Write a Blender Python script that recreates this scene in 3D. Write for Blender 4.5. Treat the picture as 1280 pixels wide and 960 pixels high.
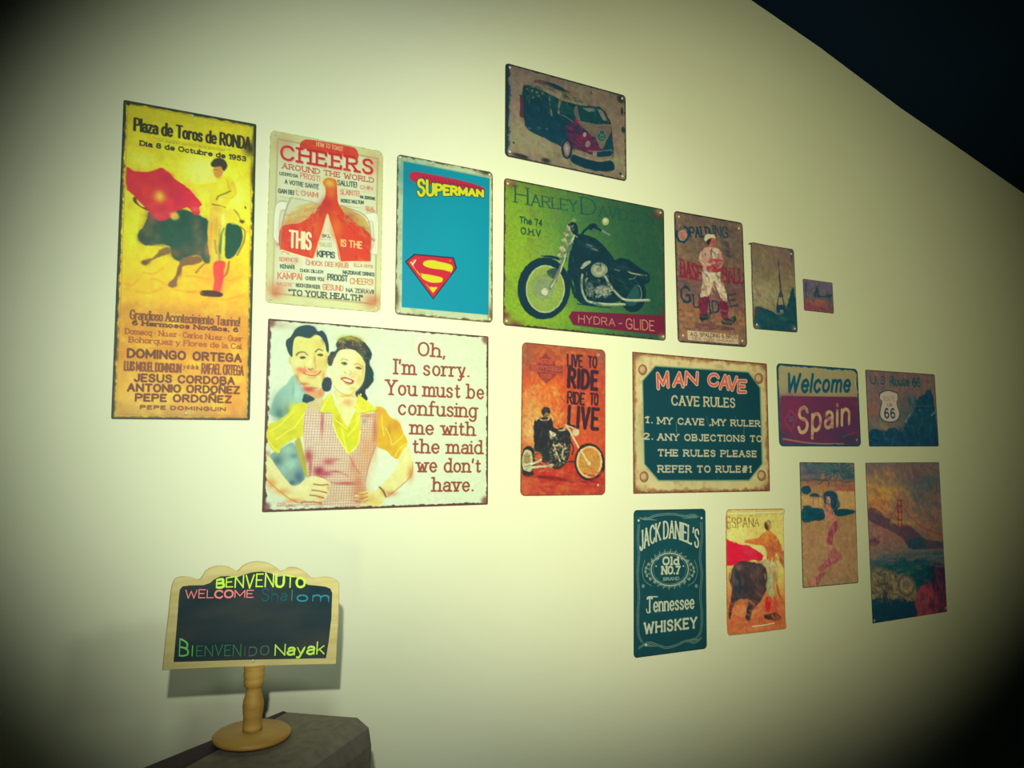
import bpy, math
import numpy as np
from mathutils import Vector, Matrix

SC = bpy.context.scene
for o_ in list(bpy.data.objects):
    bpy.data.objects.remove(o_)

# ------------------------------------------------------------------ camera
CAM = Vector((0.0, -1.29, 1.50))          # 1.29 m in front of the sign wall
YAW, PITCH, ROLL, FPX = 0.475776, 0.0952909, 0.0031130, 923.836
_f0 = Vector((math.sin(YAW), math.cos(YAW), 0)); _r0 = Vector((math.cos(YAW), -math.sin(YAW), 0)); _u0 = Vector((0, 0, 1))
FWD = _f0 * math.cos(PITCH) + _u0 * math.sin(PITCH)
_u1 = -_f0 * math.sin(PITCH) + _u0 * math.cos(PITCH)
RGT = _r0 * math.cos(ROLL) + _u1 * math.sin(ROLL)
UPV = -_r0 * math.sin(ROLL) + _u1 * math.cos(ROLL)
cd = bpy.data.cameras.new('camera'); cam = bpy.data.objects.new('camera', cd); SC.collection.objects.link(cam)
cd.sensor_fit = 'HORIZONTAL'; cd.sensor_width = 36.0; cd.lens = 36.0 * FPX / 1280.0
cd.clip_start = 0.02; cd.clip_end = 50
M_ = Matrix.Identity(4)
for i_ in range(3):
    M_[i_][0] = RGT[i_]; M_[i_][1] = UPV[i_]; M_[i_][2] = -FWD[i_]; M_[i_][3] = CAM[i_]
cam.matrix_world = M_
SC.camera = cam

def at(px, py, y):
    """point of the vertical plane at depth y (wall = 0) seen at a pixel of the photograph"""
    d = RGT * ((px - 640) / FPX) - UPV * ((py - 480) / FPX) + FWD
    return CAM + d * ((y - CAM.y) / d.y)

# ------------------------------------------------------------------ light
world = bpy.data.worlds.new('world'); SC.world = world; world.use_nodes = True
world.node_tree.nodes['Background'].inputs[0].default_value = (0.35, 0.75, 0.80, 1)
world.node_tree.nodes['Background'].inputs[1].default_value = 0.0035

def spot(name, loc, target, power, size_deg, blend, color, radius):
    ld = bpy.data.lights.new(name, 'SPOT'); lo = bpy.data.objects.new(name, ld); SC.collection.objects.link(lo)
    lo.location = loc; ld.energy = power; ld.spot_size = math.radians(size_deg); ld.spot_blend = blend
    ld.color = color; ld.shadow_soft_size = radius
    lo.rotation_euler = (Vector(target) - Vector(loc)).to_track_quat('-Z', 'Y').to_euler()
    return lo
FL = CAM + UPV * 0.105 - RGT * 0.018      # the camera's flash, just above the lens
spot('camera_flash', FL, (0.628, 0, 1.679), 59.7, 79.0, 1.0, (.94, 1.0, .86), 0.006)
spot('fill_spot_right', (-0.500, -2.482, 1.375), (1.266, 0, 1.762), 201.6, 40.2, 1.0, (.98, 1.0, .58), 0.05)  # added fill spot, no known source; lifts the right part of the wall
spot('fill_spot_middle', (0.6, -2.1, 2.0), (0.177, 0, 1.562), 37.6, 25.3, 1.0, (.83, 1.0, .84), 0.08)  # added fill behind the camera, softens the flash shadow
spot('fill_spot_high', (-0.1, -1.75, 2.3), (0.493, 0, 1.695), 59.3, 50.2, 1.0, (.83, 1.0, .84), 0.08)  # second added fill from higher up, not a known fixture
SC.view_settings.view_transform = 'Standard'; SC.view_settings.look = 'None'
SC.view_settings.gamma = 1.0; SC.view_settings.use_curve_mapping = False
SC.view_settings.exposure = 0.0

# ------------------------------------------------------------------ helpers
def link(o, parent=None):
    SC.collection.objects.link(o)
    if parent is not None: o.parent = parent
    return o

def mesh_obj(name, verts, faces, mat, parent=None, smooth=False):
    me = bpy.data.meshes.new(name); me.from_pydata([tuple(v) for v in verts], [], faces); me.update()
    if mat: me.materials.append(mat)
    if smooth:
        for p in me.polygons: p.use_smooth = True
    return link(bpy.data.objects.new(name, me), parent)

def thing(name, label, cat, loc=(0, 0, 0), rot=(0, 0, 0), group=None):
    o = bpy.data.objects.new(name, None); link(o); o.empty_display_size = 0.03
    o.location = loc; o.rotation_euler = rot; o['label'] = label; o['category'] = cat
    if group: o['group'] = group
    return o

def lin(c):
    c = np.asarray(c, float) / 255.0
    return np.where(c <= 0.04045, c / 12.92, ((c + 0.055) / 1.055) ** 2.4)

_mats = {}
def mat(name, rgb, rough=0.6, metal=0.0, spec=0.4, noise=None, bump=None, lin_rgb=False):
    """procedural principled material; noise=(scale, rgb2, amount), bump=(scale, strength, distance)"""
    if name in _mats: return _mats[name]
    m = bpy.data.materials.new(name); m.use_nodes = True; nt = m.node_tree; b = nt.nodes['Principled BSDF']
    c = tuple(rgb) if lin_rgb else tuple(lin(rgb))
    b.inputs['Base Color'].default_value = (*c, 1); b.inputs['Roughness'].default_value = rough
    b.inputs['Metallic'].default_value = metal; b.inputs['Specular IOR Level'].default_value = spec
    tc = nt.nodes.new('ShaderNodeTexCoord')
    if noise:
        mp = nt.nodes.new('ShaderNodeMapping'); nt.links.new(tc.outputs['Object'], mp.inputs[0])
        if len(noise) > 3: mp.inputs['Scale'].default_value = noise[3]
        n = nt.nodes.new('ShaderNodeTexNoise'); n.inputs['Scale'].default_value = noise[0]; n.inputs['Detail'].default_value = 5
        nt.links.new(mp.outputs[0], n.inputs['Vector'])
        r = nt.nodes.new('ShaderNodeMapRange'); r.inputs[1].default_value = 0.35; r.inputs[2].default_value = 0.65; r.inputs[4].default_value = noise[2]
        nt.links.new(n.outputs['Fac'], r.inputs[0])
        x = nt.nodes.new('ShaderNodeMixRGB'); x.inputs[1].default_value = (*c, 1)
        c2 = tuple(noise[1]) if lin_rgb else tuple(lin(noise[1])); x.inputs[2].default_value = (*c2, 1)
        nt.links.new(r.outputs[0], x.inputs[0]); nt.links.new(x.outputs[0], b.inputs['Base Color'])
    if bump:
        n2 = nt.nodes.new('ShaderNodeTexNoise'); n2.inputs['Scale'].default_value = bump[0]; n2.inputs['Detail'].default_value = 4
        nt.links.new(tc.outputs['Object'], n2.inputs['Vector'])
        bp = nt.nodes.new('ShaderNodeBump'); bp.inputs['Strength'].default_value = bump[1]; bp.inputs['Distance'].default_value = bump[2]
        nt.links.new(n2.outputs['Fac'], bp.inputs['Height']); nt.links.new(bp.outputs[0], b.inputs['Normal'])
    _mats[name] = m; return m

def print_material():
    m = bpy.data.materials.new('printed_tin'); m.use_nodes = True; nt = m.node_tree; b = nt.nodes['Principled BSDF']
    a = nt.nodes.new('ShaderNodeAttribute'); a.attribute_name = 'ink'; nt.links.new(a.outputs['Color'], b.inputs['Base Color'])
    b.inputs['Roughness'].default_value = 0.5; b.inputs['Specular IOR Level'].default_value = 0.25
    return m
PRINT = print_material()

# ------------------------------------------------------------------ room
WTOP = [(-3.0, 2.25), (1.338, 1.141), (1.582, 1.081), (1.907, 0.986), (2.165, 0.922), (2.504, 0.836), (4.6, 0.30)]   # top of wall, above lens height
WALLM = mat('painted_plaster', (236, 234, 205), 0.75, spec=0.2, noise=(1.6, (230, 231, 196), 1.0), bump=(60, 0.12, 0.002))
zs = [(x, CAM.z + z) for x, z in WTOP]
n_ = len(zs)
v = [(x, 0.0, 0.0) for x, z in zs] + [(x, 0.0, z) for x, z in zs] + [(x, 0.12, 0.0) for x, z in zs] + [(x, 0.12, z) for x, z in zs]
f = []
for i in range(n_ - 1):
    f += [(i, i + 1, n_ + i + 1, n_ + i), (2*n_ + i + 1, 2*n_ + i, 3*n_ + i, 3*n_ + i + 1), (n_ + i, n_ + i + 1, 3*n_ + i + 1, 3*n_ + i)]
wall = mesh_obj('wall_back', v, f, WALLM); wall['kind'] = 'structure'
CEILM = mat('dark_blue_ceiling_paint', (0.001, 0.014, 0.044), 0.8, spec=0.1, noise=(2.0, (0.001, 0.011, 0.035), 1.0), lin_rgb=True)
v = [(x, 0.12, z) for x, z in zs] + [(x, -3.2, z) for x, z in zs] + [(x, 0.12, z + 0.1) for x, z in zs] + [(x, -3.2, z + 0.1) for x, z in zs]
f = []
for i in range(n_ - 1):
    f += [(i, n_ + i, n_ + i + 1, i + 1), (2*n_ + i, 2*n_ + i + 1, 3*n_ + i + 1, 3*n_ + i), (n_ + i, 3*n_ + i, 3*n_ + i + 1, n_ + i + 1)]
ceil = mesh_obj('ceiling', v, f, CEILM); ceil['kind'] = 'structure'
FLM = mat('floor_tile', (62, 54, 46), 0.6, noise=(3, (50, 44, 38), 1.0))
fl = mesh_obj('floor', [(-3, -3.2, 0), (4.6, -3.2, 0), (4.6, 0.12, 0), (-3, 0.12, 0), (-3, -3.2, -.1), (4.6, -3.2, -.1), (4.6, 0.12, -.1), (-3, 0.12, -.1)],
              [(0, 1, 2, 3), (7, 6, 5, 4), (0, 4, 5, 1), (1, 5, 6, 2), (2, 6, 7, 3), (3, 7, 4, 0)], FLM); fl['kind'] = 'structure'

# ------------------------------------------------------------------ stroke lettering
G = {}
def _def(txt):
    for ln in txt.strip().split('\n'):
        ch, rest = ln[0], ln[2:].split(';')
        st = []
        for s in rest[1:]:
            sm = s.startswith('~'); s = s.lstrip('~')
            st.append((sm, [tuple(float(q) for q in p.split(',')) for p in s.split()]))
        G[ch] = (float(rest[0]), st)
_def('''
A 6.4;0,0 3.2,10;3.2,10 6.4,0;1.2,3.6 5.2,3.6
B 5.6;0,0 0,10;~0,10 3,10 4.9,9.2 4.9,6.2 3,5.3 0,5.3;~0,5.3 3.2,5.3 5.5,4.2 5.5,1.1 3.2,0 0,0
C 6;~6,7.8 4.8,9.6 3,10 1,8.9 0,6.4 0,3.6 1,1.1 3,0 4.8,.4 6,2.2
D 6;0,0 0,10;~0,10 2.5,10 4.9,8.9 6,6.4 6,3.6 4.9,1.1 2.5,0 0,0
E 5;0,0 0,10;0,10 5,10;0,5.2 4,5.2;0,0 5,0
F 5;0,0 0,10;0,10 5,10;0,5.2 4,5.2
G 6.3;~6,7.8 4.8,9.6 3,10 1,8.9 0,6.4 0,3.6 1,1.1 3,0 4.8,.3 6.2,1.6;3.6,4.6 6.2,4.6;6.2,4.6 6.2,1.2
H 6;0,0 0,10;6,0 6,10;0,5.2 6,5.2
I 0;0,0 0,10
J 4;~4,10 4,5 4,2 2.7,0 1,.1 0,2
K 6;0,0 0,10;5.6,10 0,4.2;2,5.8 6,0
L 4.8;0,0 0,10;0,0 4.8,0
M 8;0,0 0,10;0,10 4,2;4,2 8,10;8,10 8,0
N 6.4;0,0 0,10;0,10 6.4,0;6.4,0 6.4,10
O 6.6;~3.3,10 .9,8.7 0,5 .9,1.3 3.3,0 5.7,1.3 6.6,5 5.7,8.7 3.3,10
P 5.5;0,0 0,10;~0,10 3.2,10 5.4,9 5.4,5.9 3.2,4.8 0,4.8
Q 6.6;~3.3,10 .9,8.7 0,5 .9,1.3 3.3,0 5.7,1.3 6.6,5 5.7,8.7 3.3,10;3.8,2.4 6.6,-.8
R 5.9;0,0 0,10;~0,10 3.2,10 5.3,9.1 5.3,6.1 3.2,5 0,5;2.6,5 5.9,0
S 5.3;~5.1,8 4.1,9.7 2.6,10 .8,9.3 .3,7.5 1.2,5.9 4,4.8 5.2,2.8 4.4,.6 2.6,0 1,.4 0,2.2
T 6;0,10 6,10;3,10 3,0
U 6.2;~0,10 0,6 .1,2.6 1.2,.5 3.1,0 5,.5 6.1,2.6 6.2,6 6.2,10
V 6.2;0,10 3.1,0;3.1,0 6.2,10
W 9;0,10 2.2,0;2.2,0 4.5,8.5;4.5,8.5 6.8,0;6.8,0 9,10
X 6;0,0 6,10;0,10 6,0
Y 6;0,10 3,4.8;6,10 3,4.8;3,4.8 3,0
Z 5.6;0,10 5.6,10;5.6,10 0,0;0,0 5.6,0
a 4.6;~.5,5.2 1.4,6.4 3,6.5 4.4,5.4 4.5,3.5;4.5,4 4.5,0;~4.5,3.7 2.4,3.7 .3,2.9 .1,1.2 1.4,0 3.2,.3 4.5,1.8
b 4.9;0,10 0,0;~0,5 1.4,6.5 3.4,6.4 4.8,4.6 4.8,2 3.4,.1 1.4,0 0,1.5
c 4.4;~4.4,5.2 3.2,6.5 1.6,6.3 .1,4.6 .1,2 1.6,.1 3.2,0 4.4,1.3
d 4.9;4.8,10 4.8,0;~4.8,5 3.4,6.5 1.4,6.4 0,4.6 0,2 1.4,.1 3.4,0 4.8,1.5
e 4.7;~.2,3.4 4.6,3.4 4.4,5.2 3.1,6.6 1.4,6.3 .1,4.5 .2,2 1.7,.1 3.3,0 4.5,1.2
f 3.2;~3.4,9.6 2.2,10 1.3,9 1.2,7;1.2,7.5 1.2,0;0,6.5 3,6.5
g 4.9;~4.8,5 3.4,6.5 1.4,6.4 0,4.6 0,2 1.4,.1 3.4,0 4.8,1.5;~4.8,6.5 4.8,2 4.7,-1.4 3.3,-3 1.4,-3 .2,-2
h 4.8;0,10 0,0;~0,4.6 1.3,6.4 3.2,6.5 4.6,5.2 4.7,3;4.7,3.6 4.7,0
i 0;0,6.5 0,0;0,9.2 0,9
j 1.5;~1.5,6.5 1.5,1 1.4,-2 .4,-3 -.5,-2.8;1.5,9.2 1.5,9
k 4.6;0,10 0,0;4.4,6.5 0,2.4;1.6,3.9 4.6,0
l 0;0,10 0,0
m 7.6;0,6.5 0,0;~0,4.6 1.2,6.3 2.6,6.5 3.7,5.2 3.8,3;3.8,3.6 3.8,0;~3.8,4.6 5,6.3 6.4,6.5 7.5,5.2 7.6,3;7.6,3.6 7.6,0
n 4.7;0,6.5 0,0;~0,4.6 1.3,6.4 3.1,6.5 4.6,5.2 4.7,3;4.7,3.6 4.7,0
o 4.9;~2.45,6.6 .7,5.7 0,3.3 .7,.9 2.45,0 4.2,.9 4.9,3.3 4.2,5.7 2.45,6.6
p 4.9;0,6.5 0,-3;~0,5 1.4,6.5 3.4,6.4 4.8,4.6 4.8,2 3.4,.1 1.4,0 0,1.5
q 4.9;4.8,6.5 4.8,-3;~4.8,5 3.4,6.5 1.4,6.4 0,4.6 0,2 1.4,.1 3.4,0 4.8,1.5
r 3.2;0,6.5 0,0;~0,4 1,6 2.4,6.6 3.3,6
s 4.1;~4,5.2 3,6.5 1.4,6.5 .3,5.5 .7,4 3.2,2.9 4,1.5 3.1,.1 1.2,0 0,1.2
t 3.2;1.2,8.8 1.2,1.5;~1.2,2.5 1.3,.5 2.3,0 3.3,.8;0,6.5 3,6.5
u 4.7;~0,6.5 0,4 .1,1.5 1.4,0 3.2,.2 4.7,1.9;4.7,6.5 4.7,0
v 4.6;0,6.5 2.3,0;2.3,0 4.6,6.5
w 7;0,6.5 1.8,0;1.8,0 3.5,5.5;3.5,5.5 5.2,0;5.2,0 7,6.5
x 4.4;0,0 4.4,6.5;0,6.5 4.4,0
y 4.7;0,6.5 2.4,0;~4.7,6.5 2.4,0 1.5,-2.4 .3,-3 -.3,-2.6
z 4.2;0,6.5 4.2,6.5;4.2,6.5 0,0;0,0 4.2,0
0 5.4;~2.7,10 .7,8.6 0,5 .7,1.4 2.7,0 4.7,1.4 5.4,5 4.7,8.6 2.7,10
1 1.8;0,8 1.8,10;1.8,10 1.8,0
2 5;~.1,7.8 1,9.6 2.6,10 4.5,9 4.8,7 3.6,4.6 0,0;0,0 5,0
3 5;~.2,8.6 1.6,10 3.6,9.8 4.6,8 4,6 2,5.3;~2,5.3 4.4,4.6 5,2.6 3.8,.3 1.8,0 0,1.6
4 5.4;4,0 4,10;4,10 0,3;0,3 5.4,3
5 5;4.6,10 .8,10;~.8,10 .4,5.6 2.6,6.3 4.8,4.8 4.8,1.8 3,0 1.2,.1 0,1.6
6 5;~4.4,9 3,10 1.2,8.8 .1,5.5 .2,2 1.6,.1 3.4,0 4.9,1.6 4.8,4.2 3.2,5.6 1.4,5.2 .2,3.4
7 5;0,10 5,10;5,10 1.8,0
8 5;~2.5,5.3 .6,6.4 .6,8.8 2.5,10 4.4,8.8 4.4,6.4 2.5,5.3 .2,4 .1,1.4 2.5,0 4.9,1.4 4.8,4 2.5,5.3
9 5;~.6,1 2,0 3.8,1.2 4.9,4.5 4.8,8 3.4,9.9 1.6,10 .1,8.4 .2,5.8 1.8,4.4 3.6,4.8 4.8,6.6
. 0.3;0,.3 .3,.3
, 0.6;.5,.6 0,-1.4
: 0.3;0,.4 .3,.4;0,5 .3,5
- 3;0,4.4 3,4.4
' 0.4;.4,10 0,7.4
" 2;0,10 0,7.4;2,10 2,7.4
! 0.2;.1,10 .1,3;0,.3 .2,.3
# 6;1.4,0 2.6,10;3.6,0 4.8,10;0,3.4 5.6,3.4;.6,6.6 6.2,6.6
& 6.4;~6.4,0 1.2,7.5 2,9.8 4,9.6 4,7.4 .4,4 .2,1.2 2,0 4.4,.6 6.2,4
* 0.6;0,4.6 .6,4.6
''')
G['Ñ'] = (G['N'][0], G['N'][1] + [(True, [(1, 12), (2.2, 13), (3.8, 12), (5.2, 13)])])
G['Ú'] = (G['U'][0], G['U'][1] + [(False, [(2.6, 11.4), (4.2, 13.2)])])
G['É'] = (G['E'][0], G['E'][1] + [(False, [(2, 11.4), (3.6, 13.2)])])
G['é'] = (G['e'][0], G['e'][1] + [(False, [(2, 8), (3.4, 9.6)])])

def catmull(pts, n=4, closed=False):
    P = [np.array(p, float) for p in pts]; out = []
    m = len(P)
    rng = range(m if closed else m - 1)
    for i in rng:
        if closed: p0, p1, p2, p3 = P[i - 1], P[i], P[(i + 1) % m], P[(i + 2) % m]
        else:
            p1, p2 = P[i], P[i + 1]; p0 = P[i - 1] if i > 0 else 2 * p1 - p2; p3 = P[i + 2] if i + 2 < m else 2 * p2 - p1
        for k in range(n):
            t = k / n
            out.append(.5 * ((2 * p1) + (-p0 + p2) * t + (2 * p0 - 5 * p1 + 4 * p2 - p3) * t * t + (-p0 + 3 * p1 - 3 * p2 + p3) * t ** 3))
    if not closed: out.append(P[-1])
    return out

def layout(s, gap=1.9, space=4.0, serif=0.0, small=None):
    """glyph strokes in font units (cap height 10), total width; serif = half length of slab serifs; small = scale of lowercase drawn as small capitals"""
    x = 0.0; res = []
    for ch in s:
        if ch == ' ': x += space; continue
        k = 1.0
        if small and ch.islower(): ch = ch.upper(); k = small
        w, st = G.get(ch, G['.'])
        gl = []
        for sm, pts in st:
            closed = sm and pts[0] == pts[-1]
            q = catmull(pts[:-1], 4, True) + [np.array(pts[0])] if closed else (catmull(pts, 4) if sm else [np.array(p) for p in pts])
            gl.append([(x + p[0] * k, p[1] * k) for p in q])
            if serif and not closed:
                for a, b in ((pts[0], pts[1]), (pts[-1], pts[-2])):
                    if sm and abs(a[0] - b[0]) > .2: continue
                    if abs(a[1] - b[1]) > abs(a[0] - b[0]):
                        if min(abs(a[1] - t) for t in (0, 10, 6.5, -3)) < .15 and ch not in "i.,'!\":" or (ch == 'i' and abs(a[1]) < .1) or (ch == 'i' and abs(a[1] - 6.5) < .1):
                            l = r_ = serif
                            if a[1] > 6 and ch in 'bdhklnmrpuij': r_ = 0.1
                            gl.append([(x + (a[0] - l) * k, a[1] * k), (x + (a[0] + r_) * k, a[1] * k)])
                    elif ch in 'EFLTZSz' and min(abs(a[1] - t) for t in (0, 10)) < .15 and not (a[0] < .1 and ch in 'EFL'):
                        dy = -1 if a[1] > 5 else 1
                        gl.append([(x + a[0] * k, a[1] * k), (x + a[0] * k, (a[1] + dy * serif * 1.3) * k)])
        res.append(gl); x += w * k + gap
    return res, max(x - gap, .1)

# ------------------------------------------------------------------ printed sign faces
def fbm(X, Y, scale, seed, octaves=3):
    rng = np.random.RandomState(seed); out = np.zeros(np.broadcast(X, Y).shape, np.float32); amp = 1.0; tot = 0
    for o in range(octaves):
        T = rng.rand(64, 64).astype(np.float32)
        x = X / scale * 2 ** o; y = Y / scale * 2 ** o
        xi = np.floor(x).astype(int); yi = np.floor(y).astype(int); fx = x - xi; fy = y - yi
        fx = fx * fx * (3 - 2 * fx); fy = fy * fy * (3 - 2 * fy)
        a = T[yi % 64, xi % 64]; b = T[yi % 64, (xi + 1) % 64]; c = T[(yi + 1) % 64, xi % 64]; d = T[(yi + 1) % 64, (xi + 1) % 64]
        out += amp * ((a * (1 - fx) + b * fx) * (1 - fy) + (c * (1 - fx) + d * fx) * fy); tot += amp; amp *= .55
    return out / tot

class Art:
    """ink of one printed sign: mm coordinates on the plate (x right, y down); c = its four corners in the measuring crop"""
    def __init__(s, W, H, pitch, c, seed):
        s.W, s.H, s.seed = W, H, seed; pitch *= 0.87
        s.nx = int(round(W / pitch)) + 1; s.ny = int(round(H / pitch)) + 1
        s.dx = W / (s.nx - 1); s.dy = H / (s.ny - 1)
        s.x = np.linspace(0, W, s.nx).astype(np.float32); s.y = np.linspace(0, H, s.ny).astype(np.float32)
        s.C = np.zeros((s.ny, s.nx, 3), np.float32); s.h = np.zeros((s.ny, s.nx), np.float32)
        dst = [(0, 0), (W, 0), (W, H), (0, H)]; A = []; B = []
        for (x, y), (u, v_) in zip(c, dst):
            A.append([x, y, 1, 0, 0, 0, -u * x, -u * y]); B.append(u)
            A.append([0, 0, 0, x, y, 1, -v_ * x, -v_ * y]); B.append(v_)
        s.Hm = np.append(np.linalg.solve(np.array(A, float), np.array(B, float)), 1).reshape(3, 3)
        s.sk = 1.0; s.sb = (0.0, 0.0)
        s.k = s.k0 = math.sqrt(W * H / (abs(c[1][0] - c[0][0]) * abs(c[3][1] - c[0][1])))
    def sub(s, k=1.0, bx=0.0, by=0.0):
        """use another, closer measuring crop"""
        s.sk = k; s.sb = (bx, by); s.k = s.k0 * k
    def m(s, pts):
        p = np.asarray(pts, float).reshape(-1, 2) * s.sk + np.array(s.sb); q = np.c_[p, np.ones(len(p))] @ s.Hm.T
        return q[:, :2] / q[:, 2:3]
    def kxy(s, p):
        a = s.m([p, (p[0] + 1, p[1]), (p[0], p[1] + 1)])
        return float(np.linalg.norm(a[1] - a[0])), float(np.linalg.norm(a[2] - a[0]))
    def box(s, x0, y0, x1, y1):
        j0 = max(int((x0) / s.dx) - 1, 0); j1 = min(int(x1 / s.dx) + 3, s.nx); i0 = max(int(y0 / s.dy) - 1, 0); i1 = min(int(y1 / s.dy) + 3, s.ny)
        if j1 <= j0 or i1 <= i0: return None
        X, Y = np.meshgrid(s.x[j0:j1], s.y[i0:i1]); return (slice(i0, i1), slice(j0, j1)), X, Y
    def blend(s, sl, a, col):
        col = np.asarray(col, np.float32); a = a[..., None]
        s.C[sl] = s.C[sl] * (1 - a) + col * a
    def fill(s, col): s.C[:] = np.asarray(col, np.float32)
    def full(s):
        X, Y = np.meshgrid(s.x, s.y); return (slice(None), slice(None)), X, Y
    def vgrad(s, stops):
        ys = [a * s.H for a, _ in stops]
        for k in range(3): s.C[:, :, k] = np.interp(s.y, ys, [c[k] for _, c in stops])[:, None]
    def blob(s, cx, cy, rx, ry, col, a=1.0, p=1.0):
        """soft gaussian patch of ink"""
        c = s.m([(cx, cy)])[0]; kx, ky = s.kxy((cx, cy)); rx *= kx; ry *= ky
        b = s.box(c[0] - 2.6 * rx, c[1] - 2.6 * ry, c[0] + 2.6 * rx, c[1] + 2.6 * ry)
        if b is None: return
        sl, X, Y = b
        s.blend(sl, (a * np.exp(-(((X - c[0]) / rx) ** 2 + ((Y - c[1]) / ry) ** 2) ** p)).astype(np.float32), col)
    def mottle(s, col, scale, amount, lo=.45, hi=.75, seed=0, stretch=1.0, sl=None):
        _, X, Y = s.full(); n = fbm(X, Y * stretch, scale, s.seed * 7 + seed)
        s.blend((slice(None), slice(None)), (np.clip((n - lo) / (hi - lo), 0, 1) * amount).astype(np.float32), col)
    def _sd(s, P, X, Y):
        d = np.full(X.shape, 1e9, np.float32); ins = np.zeros(X.shape, bool)
        n = len(P)
        for i in range(n):
            ax, ay = P[i]; bx, by = P[(i + 1) % n]; ex, ey = bx - ax, by - ay; L = ex * ex + ey * ey + 1e-12
            wx = X - ax; wy = Y - ay; t = np.clip((wx * ex + wy * ey) / L, 0, 1)
            d = np.minimum(d, (wx - ex * t) ** 2 + (wy - ey * t) ** 2)
            if abs(ey) > 1e-9:
                c = (Y >= min(ay, by)) & (Y < max(ay, by)) & (X < ax + ex * (Y - ay) / ey); ins ^= c
        d = np.sqrt(d); return np.where(ins, d, -d)
    def poly(s, pts, col, soft=.8, a=1.0, sm=False, h=0.0, rough=0.0, raw=False):
        if sm: pts = catmull(pts, 4, True)
        P = np.asarray(pts, float) if raw else s.m(pts)
        b = s.box(P[:, 0].min() - 3, P[:, 1].min() - 3, P[:, 0].max() + 3, P[:, 1].max() + 3)
        if b is None: return
        sl, X, Y = b; d = s._sd(P, X, Y)
        if rough: d = d + (fbm(X, Y, 6, s.seed + len(pts)) - .5) * rough
        al = np.clip(d / soft + .5, 0, 1)
        if h: s.h[sl] = np.maximum(s.h[sl], h * np.clip(d / 2.0 + .5, 0, 1))
        s.blend(sl, (al * a).astype(np.float32), col)
    def sp(s, pts, col, **k): s.poly(pts, col, sm=True, **k)
    def segs(s, lines, w, col, a=1.0, soft=.8, asp=1.0, h=0.0, w2=None):
        """strokes given in mm; w = pen width, asp>1 = thinner horizontals"""
        allp = np.concatenate([np.asarray(l) for l in lines]); r = w + 2
        b = s.box(allp[:, 0].min() - r, allp[:, 1].min() - r, allp[:, 0].max() + r, allp[:, 1].max() + r)
        if b is None: return
        sl, X, Y = b; d = np.full(X.shape, 1e9, np.float32); Ya = Y * asp
        for l in lines:
            n = len(l) - 1
            for i in range(n):
                ax, ay = l[i][0], l[i][1] * asp; bx, by = l[i + 1][0], l[i + 1][1] * asp; ex, ey = bx - ax, by - ay; L = ex * ex + ey * ey + 1e-9
                wx = X - ax; wy = Ya - ay; t = np.clip((wx * ex + wy * ey) / L, 0, 1)
                q = np.sqrt((wx - ex * t) ** 2 + (wy - ey * t) ** 2)
                if w2 is not None: q = q - (w2 - w) / 2 * (i + t) / n
                d = np.minimum(d, q)
        al = np.clip((w / 2 - d) / soft + .5, 0, 1)
        if h: s.h[sl] = np.maximum(s.h[sl], h * al)
        s.blend(sl, (al * a).astype(np.float32), col)
    def line(s, pts, w, col, sm=True, w2=None, **k):
        """stroke through crop points, w in crop pixels"""
        if sm and len(pts) > 2: pts = catmull(pts, 4)
        s.segs([s.m(pts)], w * s.k, col, w2=None if w2 is None else w2 * s.k, **k)
    def ell(s, cx, cy, rx, ry, col, rot=0, **k):
        t = np.linspace(0, 2 * np.pi, 25)[:-1]; c, q = math.cos(math.radians(rot)), math.sin(math.radians(rot))
        s.poly([(cx + rx * math.cos(a) * c - ry * math.sin(a) * q, cy + rx * math.cos(a) * q + ry * math.sin(a) * c) for a in t], col, **k)
    def ring(s, cx, cy, rx, ry, w, col, a0=0, a1=360, **k):
        s.line([(cx + rx * math.cos(math.radians(a)), cy + ry * math.sin(math.radians(a))) for a in np.linspace(a0, a1, 25)], w, col, sm=False, **k)
    def text(s, txt, pL, pR, cap, w, col, a=1.0, asp=1.0, serif=0.0, gap=1.9, space=4.0, small=None, slant=0.0, soft=.7, out=None, warp=None, h=0.0, cap2=None, jit=0.0):
        """lettering from pL to pR (baseline, crop pixels), cap height in crop pixels, pen width w in mm"""
        gl, tw = layout(txt, gap, space, serif, small)
        A, B = s.m([pL, pR]); ky = s.kxy(pL)[1]; hh = cap * ky; h2 = (cap2 or cap) * s.kxy(pR)[1] if cap2 else hh
        ang = math.atan2(B[1] - A[1], B[0] - A[0]); LEN = float(np.hypot(*(B - A)))
        rng = np.random.RandomState(len(txt) + s.seed)
        for pas in ((0, 1) if out else (1,)):
            rng = np.random.RandomState(len(txt) + s.seed)
            for g in gl:
                j = rng.uniform(-jit, jit, 2)
                L = []
                for stl in g:
                    q = []
                    for (x, y) in stl:
                        t = x / tw; hc = (hh + (h2 - hh) * t) / 10
                        if warp:
                            q.append(s.m([warp(t, y / 10)])[0])
                        else:
                            u = t * LEN + slant * y * hc + j[0]; v_ = -(y * hc) + j[1]
                            q.append((A[0] + u * math.cos(ang) - v_ * math.sin(ang), A[1] + u * math.sin(ang) + v_ * math.cos(ang)))
                    L.append(q)
                if not L: continue
                if pas == 0: s.segs(L, w + out[0], out[1], a, soft, 1.0)
                else: s.segs(L, w, col, a, soft, asp, h)
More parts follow.
